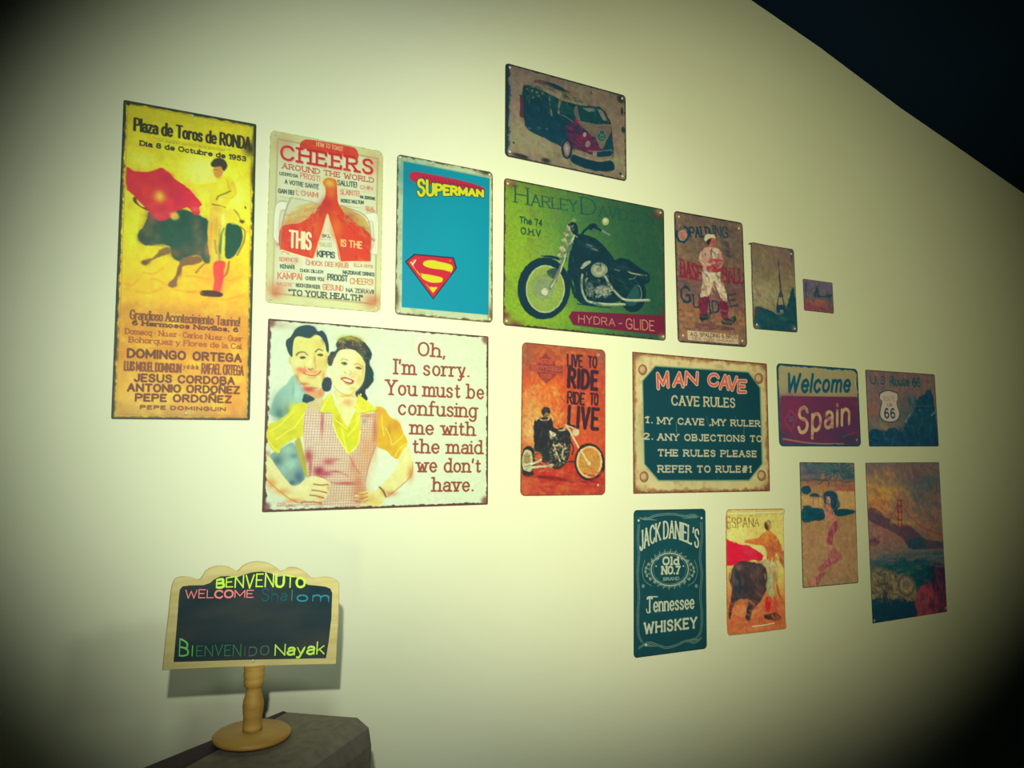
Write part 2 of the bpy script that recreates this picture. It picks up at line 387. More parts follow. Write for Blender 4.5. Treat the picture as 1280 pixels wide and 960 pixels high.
    def paint(s, warp=1.0, wscale=8.0, lum=.10, lscale=7.0, chroma=.04, seed=50):
        """hand-painted look: outlines wander a little, ink density varies"""
        _, X, Y = s.full(); n1 = fbm(X, Y, wscale, s.seed * 13 + seed) - .5; n2 = fbm(X, Y, wscale, s.seed * 17 + seed + 1) - .5
        u = np.clip((X + n1 * 4 * warp) / s.dx, 0, s.nx - 1.001); v_ = np.clip((Y + n2 * 4 * warp) / s.dy, 0, s.ny - 1.001)
        i, j = v_.astype(int), u.astype(int); fy, fx = (v_ - i)[..., None], (u - j)[..., None]
        s.C = ((s.C[i, j] * (1 - fx) + s.C[i, j + 1] * fx) * (1 - fy) + (s.C[i + 1, j] * (1 - fx) + s.C[i + 1, j + 1] * fx) * fy).astype(np.float32)
        g = (fbm(X, Y, lscale, s.seed * 19 + seed, 4) - .5) * 2.6 * lum + (fbm(X, Y, 2.4, s.seed * 23 + seed, 2) - .5) * 1.2 * lum
        s.C *= (1 + g)[..., None]
        for k in range(3): s.C[:, :, k] *= 1 + (fbm(X, Y, lscale * 1.4, s.seed * 29 + seed + k, 3) - .5) * 2.6 * chroma
        s.C = np.clip(s.C, 0, 250)
    def dabs(s, pts, cols, n, L, w, a=.7, ang=0, jit=30, seed=0, sm=True):
        """brush dabs inside an outline (crop pixels)"""
        if sm: pts = catmull(pts, 3, True)
        P = np.asarray(pts, float); rng = np.random.RandomState(seed * 31 + s.seed); lo, hi = P.min(0), P.max(0); k = 0; tries = 0
        while k < n and tries < n * 8:
            tries += 1; x, y = lo + rng.rand(2) * (hi - lo); ins = False; j = len(P) - 1
            for i in range(len(P)):
                if (P[i][1] > y) != (P[j][1] > y) and x < (P[j][0] - P[i][0]) * (y - P[i][1]) / (P[j][1] - P[i][1]) + P[i][0]: ins = not ins
                j = i
            if not ins: continue
            t = math.radians(ang + rng.uniform(-jit, jit)); l = L * rng.uniform(.5, 1.2) / 2; ww = w * rng.uniform(.5, 1.2); c = cols[rng.randint(len(cols))]
            s.line([(x - l * math.cos(t), y - l * math.sin(t)), (x + l * math.cos(t), y + l * math.sin(t))], ww, c, a=a * rng.uniform(.5, 1), soft=max(1.2, ww * s.k * .8)); k += 1
    def rust(s, width, col, rough=1.0, amount=1.0, sides=(1, 1, 1, 1), scale=7.0, soft=2.0, corner=0.0, seed=3):
        """worn edge running round the plate: l, t, r, b"""
        _, X, Y = s.full(); W, H = s.W, s.H
        big = 1e6
        d = np.minimum(np.minimum(X / max(sides[0], 1e-6), Y / max(sides[1], 1e-6)), np.minimum((W - X) / max(sides[2], 1e-6), (H - Y) / max(sides[3], 1e-6)))
        if corner:
            cx = np.minimum(X, W - X); cy = np.minimum(Y, H - Y); d = np.minimum(d, np.maximum(cx + cy - corner, 0) + d * .3)
        n = fbm(X, Y, scale, s.seed * 11 + seed, 4)
        al = np.clip((width - d + (n - .5) * 2 * width * rough) / soft, 0, 1) * amount
        s.blend((slice(None), slice(None)), al.astype(np.float32), col)
    def frame(s, inset, w, col, a=1.0, r=4, soft=.6):
        P = rrect(s.W - 2 * inset, s.H - 2 * inset, r, 5); P = [(x + s.W / 2, s.H / 2 - z) for x, z in P]
        s.segs([P + [P[0]]], w, col, a, soft)

def rrect(w, h, r, n=6):
    out = []
    for cx, cy, a0 in ((w/2 - r, h/2 - r, 0), (-w/2 + r, h/2 - r, 90), (-w/2 + r, -h/2 + r, 180), (w/2 - r, -h/2 + r, 270)):
        for i in range(n + 1):
            a = math.radians(a0 + 90 * i / n); out.append((cx + r * math.cos(a), cy + r * math.sin(a)))
    return out

def round_corners(x, z, w, h, r):
    """grid points outside the rounded corners slide onto the arc"""
    ax = np.abs(x) - (w / 2 - r); az = np.abs(z) - (h / 2 - r)
    m = (ax > 0) & (az > 0); L = np.hypot(ax, az); m &= (L > r)
    kx = np.where(m, (w / 2 - r) + ax * r / np.maximum(L, 1e-9), np.abs(x)); kz = np.where(m, (h / 2 - r) + az * r / np.maximum(L, 1e-9), np.abs(z))
    return np.sign(x) * kx, np.sign(z) * kz

def grid_mesh(name, X, Yd, Z, mat_, parent, ink=None, smooth=True):
    ny, nx = X.shape; co = np.stack([X, Yd, Z], -1).reshape(-1, 3).astype(np.float32)
    idx = np.arange(ny * nx, dtype=np.int32).reshape(ny, nx)
    q = np.stack([idx[:-1, :-1], idx[1:, :-1], idx[1:, 1:], idx[:-1, 1:]], -1).reshape(-1, 4)
    me = bpy.data.meshes.new(name); me.vertices.add(len(co)); me.vertices.foreach_set('co', co.ravel())
    me.loops.add(q.size); me.loops.foreach_set('vertex_index', q.ravel())
    me.polygons.add(len(q)); me.polygons.foreach_set('loop_start', np.arange(0, q.size, 4, dtype=np.int32))
    if smooth: me.polygons.foreach_set('use_smooth', np.ones(len(q), bool))
    me.update(calc_edges=True)
    if ink is not None:
        at_ = me.color_attributes.new('ink', 'FLOAT_COLOR', 'POINT'); c4 = np.ones((len(co), 4), np.float32); c4[:, :3] = ink.reshape(-1, 3)
        at_.data.foreach_set('color', c4.ravel())
    me.materials.append(mat_); return link(bpy.data.objects.new(name, me), parent)

NAILM = mat('nail_head_zinc', (205, 200, 175), 0.4, metal=0.0, spec=0.5)
def nail(parent, x, z, y, r=0.0028, dark=False, long=0.0):
    m = mat('dark_nail', (70, 62, 50), 0.5) if dark else NAILM
    v_, f_ = [], []; n = 12; prof = [(0.0012, 0.0), (0.0012, -0.0006), (r, -0.0007 - long), (r, -0.0014 - long), (r * .55, -0.0024 - long)]
    for pr, py in prof:
        for i in range(n): a = 2 * math.pi * i / n; v_.append((x + pr * math.cos(a), y + py, z + pr * math.sin(a)))
    for k in range(len(prof) - 1):
        for i in range(n): f_.append((k*n + i, k*n + (i+1) % n, (k+1)*n + (i+1) % n, (k+1)*n + i))
    f_.append(tuple((len(prof) - 1) * n + i for i in range(n)))
    return mesh_obj('nail', v_, f_, m, parent, True)

def tube_loop(name, pts, r, m, parent, n=6):
    """closed round bead through 3-d points"""
    v_, f_ = [], []; N = len(pts)
    for i in range(N):
        p = Vector(pts[i]); t = (Vector(pts[(i + 1) % N]) - Vector(pts[i - 1])).normalized(); a = Vector((0, 1, 0)); b = t.cross(a).normalized(); a = b.cross(t)
        for k in range(n): g = 2 * math.pi * k / n; v_.append(p + (b * math.cos(g) + a * math.sin(g)) * r)
    for i in range(N):
        for k in range(n): f_.append((i*n + k, i*n + (k+1) % n, ((i+1) % N)*n + (k+1) % n, ((i+1) % N)*n + k))
    return mesh_obj(name, v_, f_, m, parent, True)

def dense_rrect(w, h, r, step=0.012):
    P = rrect(w, h, r, 5); out = []
    for i in range(len(P)):
        a, b = P[i], P[(i + 1) % len(P)]; L = math.hypot(b[0]-a[0], b[1]-a[1]); k = max(1, int(L / step))
        for j in range(k): out.append((a[0] + (b[0]-a[0]) * j / k, a[1] + (b[1]-a[1]) * j / k))
    return out

def sign(A, label, cx, cz, th, r=0.006, bend=None, rim=(60, 50, 40), rimr=0.0007, gain=1.0, nails=(), off=0.0015, back=(150, 140, 110)):
    """one tin sign on the wall: plate, printed face, rolled edge, nails"""
    W, H = A.W / 1000, A.H / 1000
    root = thing('tin_sign', label, 'sign', (cx, -off, CAM.z + cz), (0, -math.radians(th), 0), None)
    bend = bend or (lambda x, z: 0 * x)
    # thin plate
    T = 0.0006; nx, ny = 25, 33
    x, z = np.meshgrid(np.linspace(-W/2, W/2, nx), np.linspace(H/2, -H/2, ny)); xs, zs_ = round_corners(x, z, W, H, r)
    b = bend(xs, zs_); vs = [(xs[i, j], -b[i, j], zs_[i, j]) for i in range(ny) for j in range(nx)] + [(xs[i, j], -b[i, j] - T, zs_[i, j]) for i in range(ny) for j in range(nx)]
    fs = []; N = nx * ny
    for i in range(ny - 1):
        for j in range(nx - 1):
            a = i * nx + j; fs.append((a, a + 1, a + nx + 1, a + nx)); fs.append((N + a, N + a + nx, N + a + nx + 1, N + a + 1))
    ring_ = [j for j in range(nx)] + [i * nx + nx - 1 for i in range(1, ny)] + [(ny - 1) * nx + j for j in range(nx - 2, -1, -1)] + [i * nx for i in range(ny - 2, 0, -1)]
    for i in range(len(ring_)): p, q = ring_[i], ring_[(i + 1) % len(ring_)]; fs.append((p, N + p, N + q, q))
    mesh_obj('plate', vs, fs, mat('tin_plate_%d_%d_%d' % tuple(rim), rim, 0.5, spec=0.4), root)
    # printed face
    X, Z = np.meshgrid(A.x / 1000 - W/2, H/2 - A.y / 1000); e = 0.0004
    X2, Z2 = round_corners(X * (1 - 2*e/W), Z * (1 - 2*e/H), W - 2*e, H - 2*e, r - e)
    Yd = -bend(X2, Z2) - T - 0.0004 - A.h / 1000
    grid_mesh('printed_face', X2, Yd, Z2, PRINT, root, np.clip((lin(A.C) + np.array((.004, .009, .010))) * np.asarray(gain), 0.0, 0.9))  # constant lift bakes a faint haze into the dark ink colours
    if rimr:
        pr = dense_rrect(W, H, r); bx = bend(np.array([p[0] for p in pr]), np.array([p[1] for p in pr]))
        tube_loop('rolled_edge', [(p[0], -bb - T * .8, p[1]) for p, bb in zip(pr, bx)], rimr, mat('sign_edge_%d_%d_%d' % tuple(rim), rim, 0.45, spec=0.5, noise=(120, tuple(min(255, c * 1.5) for c in rim), .8)), root)
    for nl in nails:
        mx, mz = nl[0], nl[1]; dk = len(nl) > 2
        px_, pz_ = (mx - .5) * W, (.5 - mz) * H
        nail(root, px_, pz_, float(-bend(np.array(px_), np.array(pz_))) - T - 0.0002, dark=dk)
    return root
C4 = lambda u, v_: ((u, v_), (1 - u, v_), (1 - u, 1 - v_), (u, 1 - v_))

# colour gain per print, offsetting the lamps' falloff across the wall
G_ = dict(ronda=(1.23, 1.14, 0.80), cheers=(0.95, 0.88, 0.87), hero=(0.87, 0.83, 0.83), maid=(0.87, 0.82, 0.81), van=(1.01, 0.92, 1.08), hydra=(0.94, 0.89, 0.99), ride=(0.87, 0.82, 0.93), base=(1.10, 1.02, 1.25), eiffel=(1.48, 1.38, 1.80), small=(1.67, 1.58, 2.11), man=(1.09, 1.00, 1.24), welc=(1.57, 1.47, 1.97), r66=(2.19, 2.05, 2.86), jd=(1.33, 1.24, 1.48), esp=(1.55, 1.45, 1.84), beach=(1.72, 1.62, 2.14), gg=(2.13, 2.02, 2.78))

# ================================================================== the signs
INK = (8, 48, 58)

# ---- bullfight poster, top left
A = Art(201, 507, 1.1, [(115, 72), (832, 200), (790, 1809), (35, 1804)], 1)
A.vgrad([(0, (196, 188, 28)), (.12, (212, 208, 18)), (.3, (222, 218, 40)), (.48, (226, 208, 12)), (.58, (232, 186, 20)), (.66, (206, 150, 44)), (.8, (204, 138, 30)), (.93, (216, 170, 70)), (1, (176, 130, 80))])
for b in [(560, 470, 110, 90, (238, 240, 110), .8), (200, 400, 60, 60, (232, 236, 70), .6), (700, 560, 90, 120, (236, 232, 60), .6), (150, 800, 60, 120, (224, 224, 30), .7),
          (420, 1060, 260, 60, (240, 170, 20), .6), (650, 1080, 120, 60, (240, 160, 40), .6), (300, 1130, 200, 40, (238, 190, 30), .6), (160, 1640, 70, 120, (232, 190, 90), .6), (560, 1300, 220, 90, (196, 110, 60), .45), (690, 1700, 90, 110, (206, 120, 30), .5), (430, 600, 60, 50, (238, 190, 30), .5)]:
    A.blob(*b)
A.mottle((240, 226, 60), 22, .4, .5, .8, 1); A.mottle((205, 130, 30), 14, .22, .55, .8, 2)
A.sub(.8633, 87.3, 349.1)
for b in [(520, 120, 110, 90, (232, 236, 130), .9), (160, 50, 60, 50, (216, 222, 90), .8), (740, 280, 60, 90, (236, 238, 110), .8), (80, 520, 50, 130, (222, 228, 20), .8), (420, 780, 200, 60, (240, 190, 20), .6), (620, 760, 160, 60, (240, 160, 40), .75), (200, 760, 140, 60, (236, 200, 20), .6), (740, 480, 30, 100, (228, 206, 20), .8), (300, 890, 300, 50, (226, 186, 20), .6), (420, 220, 60, 30, (226, 200, 20), .7), (60, 700, 60, 60, (230, 200, 20), .6)]: A.blob(*b)
for i, (x0, y0, x1, y1) in enumerate([(150, 760, 270, 735), (30, 830, 120, 800), (420, 780, 560, 800), (350, 870, 500, 880), (100, 880, 260, 860), (640, 800, 760, 790), (200, 800, 290, 840), (560, 920, 780, 900)]): A.line([(x0, y0), ((x0 + x1) / 2, y0 + 10), (x1, y1)], 9, (206, 130, 30), a=.55, soft=4)
# bull
A.sp([(84, 290), (92, 320), (130, 350), (176, 372), (190, 368), (180, 350), (140, 336), (112, 310), (104, 288)], (90, 66, 30), soft=1.2); A.sp([(104, 306), (126, 340), (160, 352), (150, 330), (120, 304)], (222, 190, 90), soft=1.2)
A.sp([(680, 452), (720, 446), (762, 476), (776, 540), (752, 610), (710, 664), (670, 664), (664, 580), (664, 500)], (4, 70, 62), soft=2); A.line([(762, 470), (790, 500), (782, 570), (740, 650)], 9, (140, 84, 60), soft=2); A.line([(776, 446), (760, 420), (740, 380), (724, 366)], 9, (110, 96, 30), soft=2); A.ell(772, 436, 18, 9, (80, 60, 40), soft=2); A.ell(794, 348, 6, 9, (90, 90, 20), soft=1.5)
A.sp([(182, 378), (240, 400), (330, 390), (380, 362), (430, 370), (500, 400), (560, 440), (574, 560), (566, 690), (530, 690), (500, 650), (440, 660), (380, 690), (330, 660), (320, 610), (300, 590), (250, 580), (180, 592), (136, 575), (112, 540), (118, 505), (150, 470), (170, 420)], (14, 70, 70), soft=2, rough=2)
for b in [(200, 430, 40, 44, (116, 80, 70), .85), (170, 500, 40, 40, (120, 92, 66), .8), (140, 550, 30, 24, (74, 60, 56), .9), (240, 540, 30, 30, (110, 90, 64), .75), (220, 580, 60, 12, (110, 84, 76), .7), (330, 500, 70, 80, (12, 74, 66), .9), (410, 430, 40, 50, (0, 62, 58), .9), (480, 470, 30, 60, (100, 84, 76), .8), (500, 560, 34, 50, (110, 96, 84), .7), (540, 480, 22, 60, (20, 50, 60), .7), (550, 620, 20, 60, (150, 100, 90), .8), (440, 620, 60, 40, (90, 76, 66), .8), (350, 640, 40, 30, (116, 84, 60), .8), (500, 640, 30, 30, (120, 90, 76), .7), (200, 390, 30, 20, (130, 70, 66), .8)]: A.blob(*b)
A.dabs([(190, 390), (330, 400), (560, 450), (565, 680), (340, 650), (300, 580), (140, 560)], [(20, 84, 72), (10, 52, 58), (96, 78, 66), (40, 70, 64)], 50, 36, 12, .4, -60, 50, 1)
A.sp([(300, 600), (330, 620), (310, 640), (230, 670), (180, 700), (160, 715), (135, 705), (140, 684), (200, 668), (250, 620)], (122, 92, 56), soft=2.4, rough=2); A.blob(160, 700, 26, 12, (90, 66, 50), .8); A.blob(270, 625, 24, 12, (140, 110, 60), .6)
A.sp([(400, 670), (500, 660), (520, 690), (460, 712), (400, 720), (384, 760), (362, 800), (356, 845), (330, 858), (306, 846), (312, 820), (344, 790), (368, 720)], (124, 88, 58), soft=2.4, rough=2); A.blob(334, 836, 26, 18, (130, 84, 64), .8); A.blob(380, 760, 12, 30, (96, 66, 44), .6); A.line([(480, 760), (520, 715), (560, 690)], 10, (110, 80, 50), soft=2, a=.7)
A.line([(690, 690), (676, 760), (640, 800)], 11, (130, 60, 40), soft=2.5, a=.8)
# cape
A.sp([(44, 100), (90, 122), (160, 128), (220, 118), (262, 100), (300, 122), (350, 172), (420, 220), (470, 270), (518, 326), (500, 350), (504, 390), (470, 395), (430, 350), (385, 362), (356, 380), (330, 405), (290, 428), (240, 432), (190, 380), (150, 340), (100, 290), (60, 250), (44, 225)], (200, 24, 60), soft=1.6)
for b in [(90, 180, 50, 50, (206, 34, 70), .8), (220, 160, 50, 30, (206, 30, 66), .7), (300, 170, 40, 30, (182, 6, 66), .9), (370, 280, 50, 40, (190, 2, 76), .9), (430, 290, 40, 40, (206, 8, 64), .8), (160, 240, 30, 50, (214, 44, 50), .7), (320, 330, 30, 40, (214, 30, 70), .8), (240, 400, 40, 24, (210, 60, 90), .8), (480, 360, 30, 20, (226, 90, 110), .8), (480, 320, 24, 14, (226, 30, 60), .8), (200, 340, 30, 20, (214, 56, 80), .7), (250, 280, 40, 40, (232, 160, 50), .95), (252, 282, 20, 22, (240, 190, 40), .9), (300, 380, 26, 14, (206, 60, 80), .6)]: A.blob(*b)
A.blob(345, 405, 30, 26, (220, 190, 80), .95, 2); A.blob(350, 408, 14, 12, (206, 160, 50), .7)
# bullfighter
A.sp([(640, 160), (690, 150), (720, 200), (736, 262), (700, 300), (664, 350), (600, 346), (566, 310), (566, 280), (590, 230), (540, 226), (440, 230), (420, 212), (520, 206), (600, 190)], (220, 212, 26), soft=2)
for b in [(580, 210, 50, 14, (236, 220, 30), .7), (640, 210, 30, 40, (228, 224, 70), .7), (700, 220, 20, 40, (212, 176, 40), .7), (600, 310, 24, 30, (236, 196, 60), .8), (640, 300, 24, 24, (238, 210, 100), .8)]: A.blob(*b)
A.line([(716, 190), (734, 262), (690, 292), (650, 286)], 13, (222, 190, 60), soft=2.2); A.line([(700, 246), (660, 262), (620, 280), (612, 300)], 8, (90, 96, 20), soft=2.2); A.line([(584, 332), (640, 340), (668, 350)], 8, (130, 90, 30), soft=2); A.line([(676, 170), (690, 230)], 5, (160, 140, 20), soft=2, a=.7)
A.sp([(584, 345), (664, 350), (672, 440), (664, 560), (650, 690), (600, 706), (570, 660), (556, 560), (556, 450), (570, 380)], (214, 190, 60), soft=2)
for b in [(575, 520, 16, 130, (214, 150, 50), .8), (655, 420, 14, 50, (240, 240, 120), .9), (650, 540, 10, 110, (190, 220, 110), .9), (610, 450, 14, 100, (200, 150, 60), .7), (630, 600, 9, 90, (80, 90, 50), .7), (600, 620, 14, 60, (226, 200, 90), .7), (615, 390, 30, 20, (228, 200, 70), .7), (672, 600, 6, 60, (30, 60, 50), .6)]: A.blob(*b)
A.line([(660, 480), (640, 540), (636, 640)], 6, (40, 60, 40), soft=2.4, a=.8); A.line([(600, 560), (610, 640)], 8, (120, 90, 40), soft=3, a=.7)
A.sp([(700, 352), (740, 380), (762, 430), (740, 460), (690, 444), (670, 400), (680, 360)], (224, 206, 50), soft=3, a=.7)
A.sp([(590, 700), (662, 690), (656, 760), (640, 830), (630, 885), (590, 885), (594, 800)], (222, 60, 66), soft=2.2); A.line([(614, 710), (618, 800), (610, 880)], 6, (180, 90, 30), soft=2); A.blob(640, 800, 12, 60, (240, 40, 80), .9); A.blob(560, 830, 24, 30, (236, 150, 50), .5)
A.sp([(510, 878), (560, 872), (640, 886), (640, 912), (570, 912), (510, 902)], (66, 30, 26), soft=2); A.line([(420, 884), (520, 890)], 6, (190, 130, 30), soft=3, a=.7)
A.ell(622, 122, 32, 42, (200, 140, 60), soft=1.6); A.sp([(580, 70), (600, 44), (640, 38), (672, 58), (678, 92), (662, 120), (650, 110), (640, 92), (600, 96), (582, 90)], (54, 44, 44), soft=1.6); A.blob(606, 116, 14, 18, (216, 160, 80), .8); A.line([(600, 112), (618, 112)], 4, (90, 50, 20), soft=1.5); A.blob(626, 158, 16, 14, (206, 150, 50), .8)
A.sub()
A.paint(.5, 9, .045, 8, .025)
# lettering
T1 = (44, 42, 24); T2 = (104, 52, 38)
A.text('Plaza de Toros de RONDA', (170, 234), (800, 334), 66, 4.0, T1, gap=2.1, space=4.2, cap2=62, asp=1.3)
A.line([(270, 272), (480, 306), (700, 340)], 3, (150, 130, 30), a=.7); A.text('Con superior permiso de la autoridad', (290, 290), (660, 345), 10, .8, (150, 130, 30), a=.7)
A.text('Dia 8 de Octubre de 1953', (200, 314), (776, 398), 24, 2.0, T1, gap=2.3, serif=.6, asp=.9)
A.text('Grandioso Acontecimiento Taurino!', (140, 1260), (738, 1298), 50, 2.7, T2, gap=1.8, a=.85, asp=1.4)
A.text('6 Hermosos Novillos, 6', (152, 1291), (728, 1328), 22, 2.2, (90, 44, 36), serif=.9, gap=2.2)
A.text('Domecq * Nuñez * Carlos Nuñez * Guar', (112, 1340), (752, 1380), 28, 1.7, (150, 74, 34), serif=.7)
A.text('Bohorquez y Flores de la Cal', (132, 1386), (746, 1422), 28, 1.7, (150, 74, 34), serif=.7)
A.line([(130, 1418), (460, 1424)], 3, (170, 100, 40), a=.6)
A.text('DOMINGO ORTEGA', (124, 1468), (744, 1492), 42, 3.6, T2, gap=2.8, space=6)
A.text('LUIS MIGUEL DOMINGUIN', (106, 1540), (414, 1552), 46, 2.6, (124, 62, 42), gap=1.6); A.text('RAFAEL ORTEGA', (530, 1556), (756, 1566), 52, 2.6, (124, 62, 42), gap=1.6); A.text('y el de la', (430, 1530), (510, 1534), 24, 1.0, T2)
A.text('JESUS CORDOBA', (162, 1600), (706, 1616), 38, 3.2, T2, gap=2.8, space=5); A.text('ANTONIO ORDOÑEZ', (124, 1654), (734, 1666), 38, 3.2, T2, gap=2.8, space=5)
A.text('PEPE ORDOÑEZ', (166, 1708), (688, 1716), 36, 3.2, T2, gap=2.8, space=5); A.text('PEPE DOMINGUIN', (192, 1752), (658, 1762), 18, 2.0, (120, 66, 44), gap=3)
A.frame(6, .8, (150, 120, 40), .8, r=2)
A.rust(4.5, (120, 84, 44), .9, .9, (1, 1, 1, .8), 9); A.rust(3.2, (26, 50, 40), .8, 1, (1, 1.5, 1.2, .5), 12, seed=5); A.blob(800, 330, 34, 40, (52, 40, 24), .95); A.blob(815, 470, 14, 70, (60, 50, 28), .8)
sign(A, 'tall yellow bullfight poster on tin with a matador, bull and red cape', .0705, .3083, .8, r=.002, rim=(52, 54, 40), gain=G_['ronda'], nails=((.5, .012), (.52, .982), (.03, .01, 1)))

# ---- toast poster
A = Art(201, 302, 1.0, [(52, 35), (615, 140), (598, 942), (27, 890)], 2)
A.fill((208, 216, 156)); A.poly([(84, 74), (592, 172), (576, 908), (58, 852)], (176, 166, 118), soft=1.5, h=-.0)
A.poly([(90, 82), (586, 178), (570, 898), (66, 844)], (216, 226, 190), soft=3, h=.5)
for b in [(120, 110, 60, 60, (190, 150, 100), .6), (570, 200, 40, 60, (196, 150, 100), .6), (80, 830, 50, 40, (196, 110, 70), .8), (560, 890, 50, 40, (190, 110, 70), .8), (330, 560, 120, 200, (222, 236, 214), .7), (78, 560, 20, 250, (200, 200, 150), .4)]: A.blob(*b)
A.mottle((196, 186, 130), 25, .35, .5, .8, 1)
A.sp([(196, 108), (215, 84), (260, 82), (440, 112), (480, 128), (492, 160), (480, 182), (430, 166), (250, 130), (206, 132)], (216, 62, 46), soft=.8)
A.text('HOW TO TOAST', (280, 112), (412, 138), 22, 1.1, (240, 190, 140), gap=1.6)
RD = (196, 32, 44)
A.text('CHEERS', (108, 182), (562, 256), 66, 5.4, (222, 150, 120), serif=1.5, gap=3.4, cap2=68, a=.8); A.text('CHEERS', (105, 178), (560, 252), 66, 4.2, RD, serif=1.5, gap=3.4, cap2=68)
A.text('AROUND THE WORLD', (110, 225), (566, 296), 24, 1.9, (186, 92, 66), serif=1.0, gap=2.6, space=4)
DKT, RDT = (66, 84, 74), (206, 118, 92)
for t, x0, y0, x1, y1, c, w, cl in [('LECHYD DA', 96, 258, 186, 272, 14, 1.3, DKT), ('PROST!', 200, 274, 296, 292, 26, 1.6, RDT), ('A VOTRE SANTÉ', 122, 302, 290, 330, 20, 1.5, DKT), ('GAN BEI', 90, 348, 166, 358, 20, 1.6, DKT), ('L CHAIM!', 180, 358, 288, 372, 24, 1.5, RDT),
     ('SALUTE!', 386, 308, 482, 320, 24, 1.8, DKT), ('CHIN', 500, 326, 562, 334, 16, 1.2, RDT), ('SLAINTE!', 400, 355, 494, 364, 24, 1.5, RDT), ('NA ZDROWIE', 500, 374, 574, 384, 13, 1.4, DKT), ('SKAL', 525, 430, 572, 436, 16, 1.2, RDT), ('NOROC MULTUM', 404, 395, 516, 404, 16, 1.4, DKT), ('SAUDE', 530, 440, 574, 446, 10, 1, RDT),
     ('SKÅL', 308, 570, 350, 572, 14, 1.2, DKT), ('SALUD', 295, 615, 356, 618, 18, 1.2, (160, 176, 130)), ('KIPPIS', 284, 666, 370, 674, 28, 2.2, (50, 74, 70)), ('SERENCSE', 94, 688, 190, 694, 18, 1.3, RDT), ('CHOCK DEE KRUB', 228, 708, 438, 722, 22, 1.5, RDT), ('ELLA HEPSI', 468, 716, 560, 724, 14, 1.2, (190, 140, 110)),
     ('KENARI', 100, 724, 168, 728, 18, 1.5, DKT), ('CHOK DILLICH', 198, 742, 312, 750, 14, 1.3, DKT), ('NAZDRAVE DRINKS', 412, 752, 568, 764, 16, 1.5, DKT), ('KAMPAI', 88, 776, 206, 782, 30, 2.0, RDT), ('CHEER YOU', 226, 782, 316, 788, 16, 1.4, DKT), ('PROOST', 336, 782, 434, 790, 28, 2.2, DKT), ('CHEERS!', 448, 802, 562, 808, 28, 1.8, (208, 130, 80)),
     ('SALUTE', 82, 808, 156, 814, 14, 1.1, RDT), ('NOCH EEN KEER', 178, 816, 296, 826, 16, 1.4, DKT), ('GESUND', 312, 830, 412, 838, 26, 1.7, RDT), ('NA ZDRAVI!', 428, 842, 564, 852, 18, 1.5, DKT)]:
    A.text(t, (x0, y0), (x1, y1), c, w, cl, gap=1.9)
for x0, y0, x1, y1 in [(240, 296, 280, 302), (96, 368, 150, 376), (185, 384, 260, 396), (404, 410, 500, 424), (300, 580, 350, 582), (120, 700, 180, 702), (110, 796, 170, 800), (460, 824, 540, 828), (100, 738, 150, 742), (170, 338, 240, 350), (416, 330, 470, 338)]: A.line([(x0, y0), (x1, y1)], 4, (186, 180, 140), a=.8)
# mugs
GL = (176, 186, 158)
for pts in ([(130, 392), (100, 388), (80, 405)], [(66, 600), (85, 606), (108, 612)]): A.line(pts, 5, GL)
A.sp([(126, 396), (90, 398), (72, 430), (66, 560), (84, 592), (106, 596), (112, 560), (92, 545), (98, 440), (128, 432)], (228, 236, 210), soft=1); A.line([(128, 394), (92, 394), (72, 430), (64, 565), (80, 598), (104, 602)], 4, GL); A.line([(128, 434), (102, 442), (94, 540), (108, 556)], 3, GL)
A.sp([(530, 452), (566, 448), (592, 470), (590, 640), (572, 655), (548, 650), (550, 625), (568, 612), (566, 500), (534, 492)], (230, 238, 210), soft=1); A.line([(530, 452), (566, 448), (590, 470), (588, 640), (570, 656), (548, 652)], 4, GL); A.line([(536, 492), (562, 498), (564, 610), (550, 624)], 3, GL)
A.poly([(152, 370), (200, 372), (245, 392), (300, 405), (240, 470), (110, 516)], (206, 212, 176), soft=1.2); A.line([(160, 368), (128, 440), (112, 516)], 3, GL)
A.poly([(398, 410), (524, 462), (548, 560), (440, 500), (395, 440)], (210, 214, 176), soft=1.2)
A.sp([(130, 470), (200, 410), (300, 400), (300, 440), (200, 500), (108, 520)], (206, 186, 110), soft=2.5); A.mottle((226, 216, 150), 7, .15)
A.sp([(395, 410), (450, 430), (525, 480), (548, 555), (470, 530), (400, 470)], (200, 176, 96), soft=2.5); A.blob(480, 490, 24, 20, (176, 160, 90), .7); A.blob(180, 460, 24, 26, (190, 180, 120), .7)
A.sp([(312, 296), (330, 274), (358, 276), (380, 290), (384, 350), (390, 400), (420, 448), (480, 500), (552, 560), (548, 640), (546, 692), (470, 690), (400, 692), (380, 610), (352, 510), (334, 452), (310, 530), (286, 600), (260, 676), (180, 654), (100, 632), (104, 520), (200, 498), (270, 440), (318, 380), (326, 330)], (214, 62, 34), soft=1)
for b in [(180, 560, 60, 60, (222, 60, 40), .8), (270, 520, 36, 60, (224, 98, 40), .8), (380, 520, 30, 60, (226, 110, 40), .85), (330, 400, 26, 30, (190, 40, 40), .8), (346, 300, 34, 28, (222, 190, 70), .95), (352, 350, 22, 26, (226, 110, 44), .9), (480, 600, 60, 60, (222, 58, 36), .7), (440, 470, 30, 30, (190, 60, 50), .6), (300, 440, 30, 30, (180, 60, 50), .6)]: A.blob(*b)
A.dabs([(104, 525), (200, 505), (300, 440), (330, 460), (262, 670), (104, 628)], [(226, 76, 40), (190, 40, 36), (232, 110, 44), (206, 50, 50)], 50, 40, 12, .5, -60, 40, 1, sm=False)
A.dabs([(340, 440), (400, 440), (548, 560), (545, 685), (402, 690)], [(226, 76, 40), (196, 40, 36), (236, 120, 44), (170, 70, 50)], 50, 40, 12, .5, 60, 40, 2, sm=False)
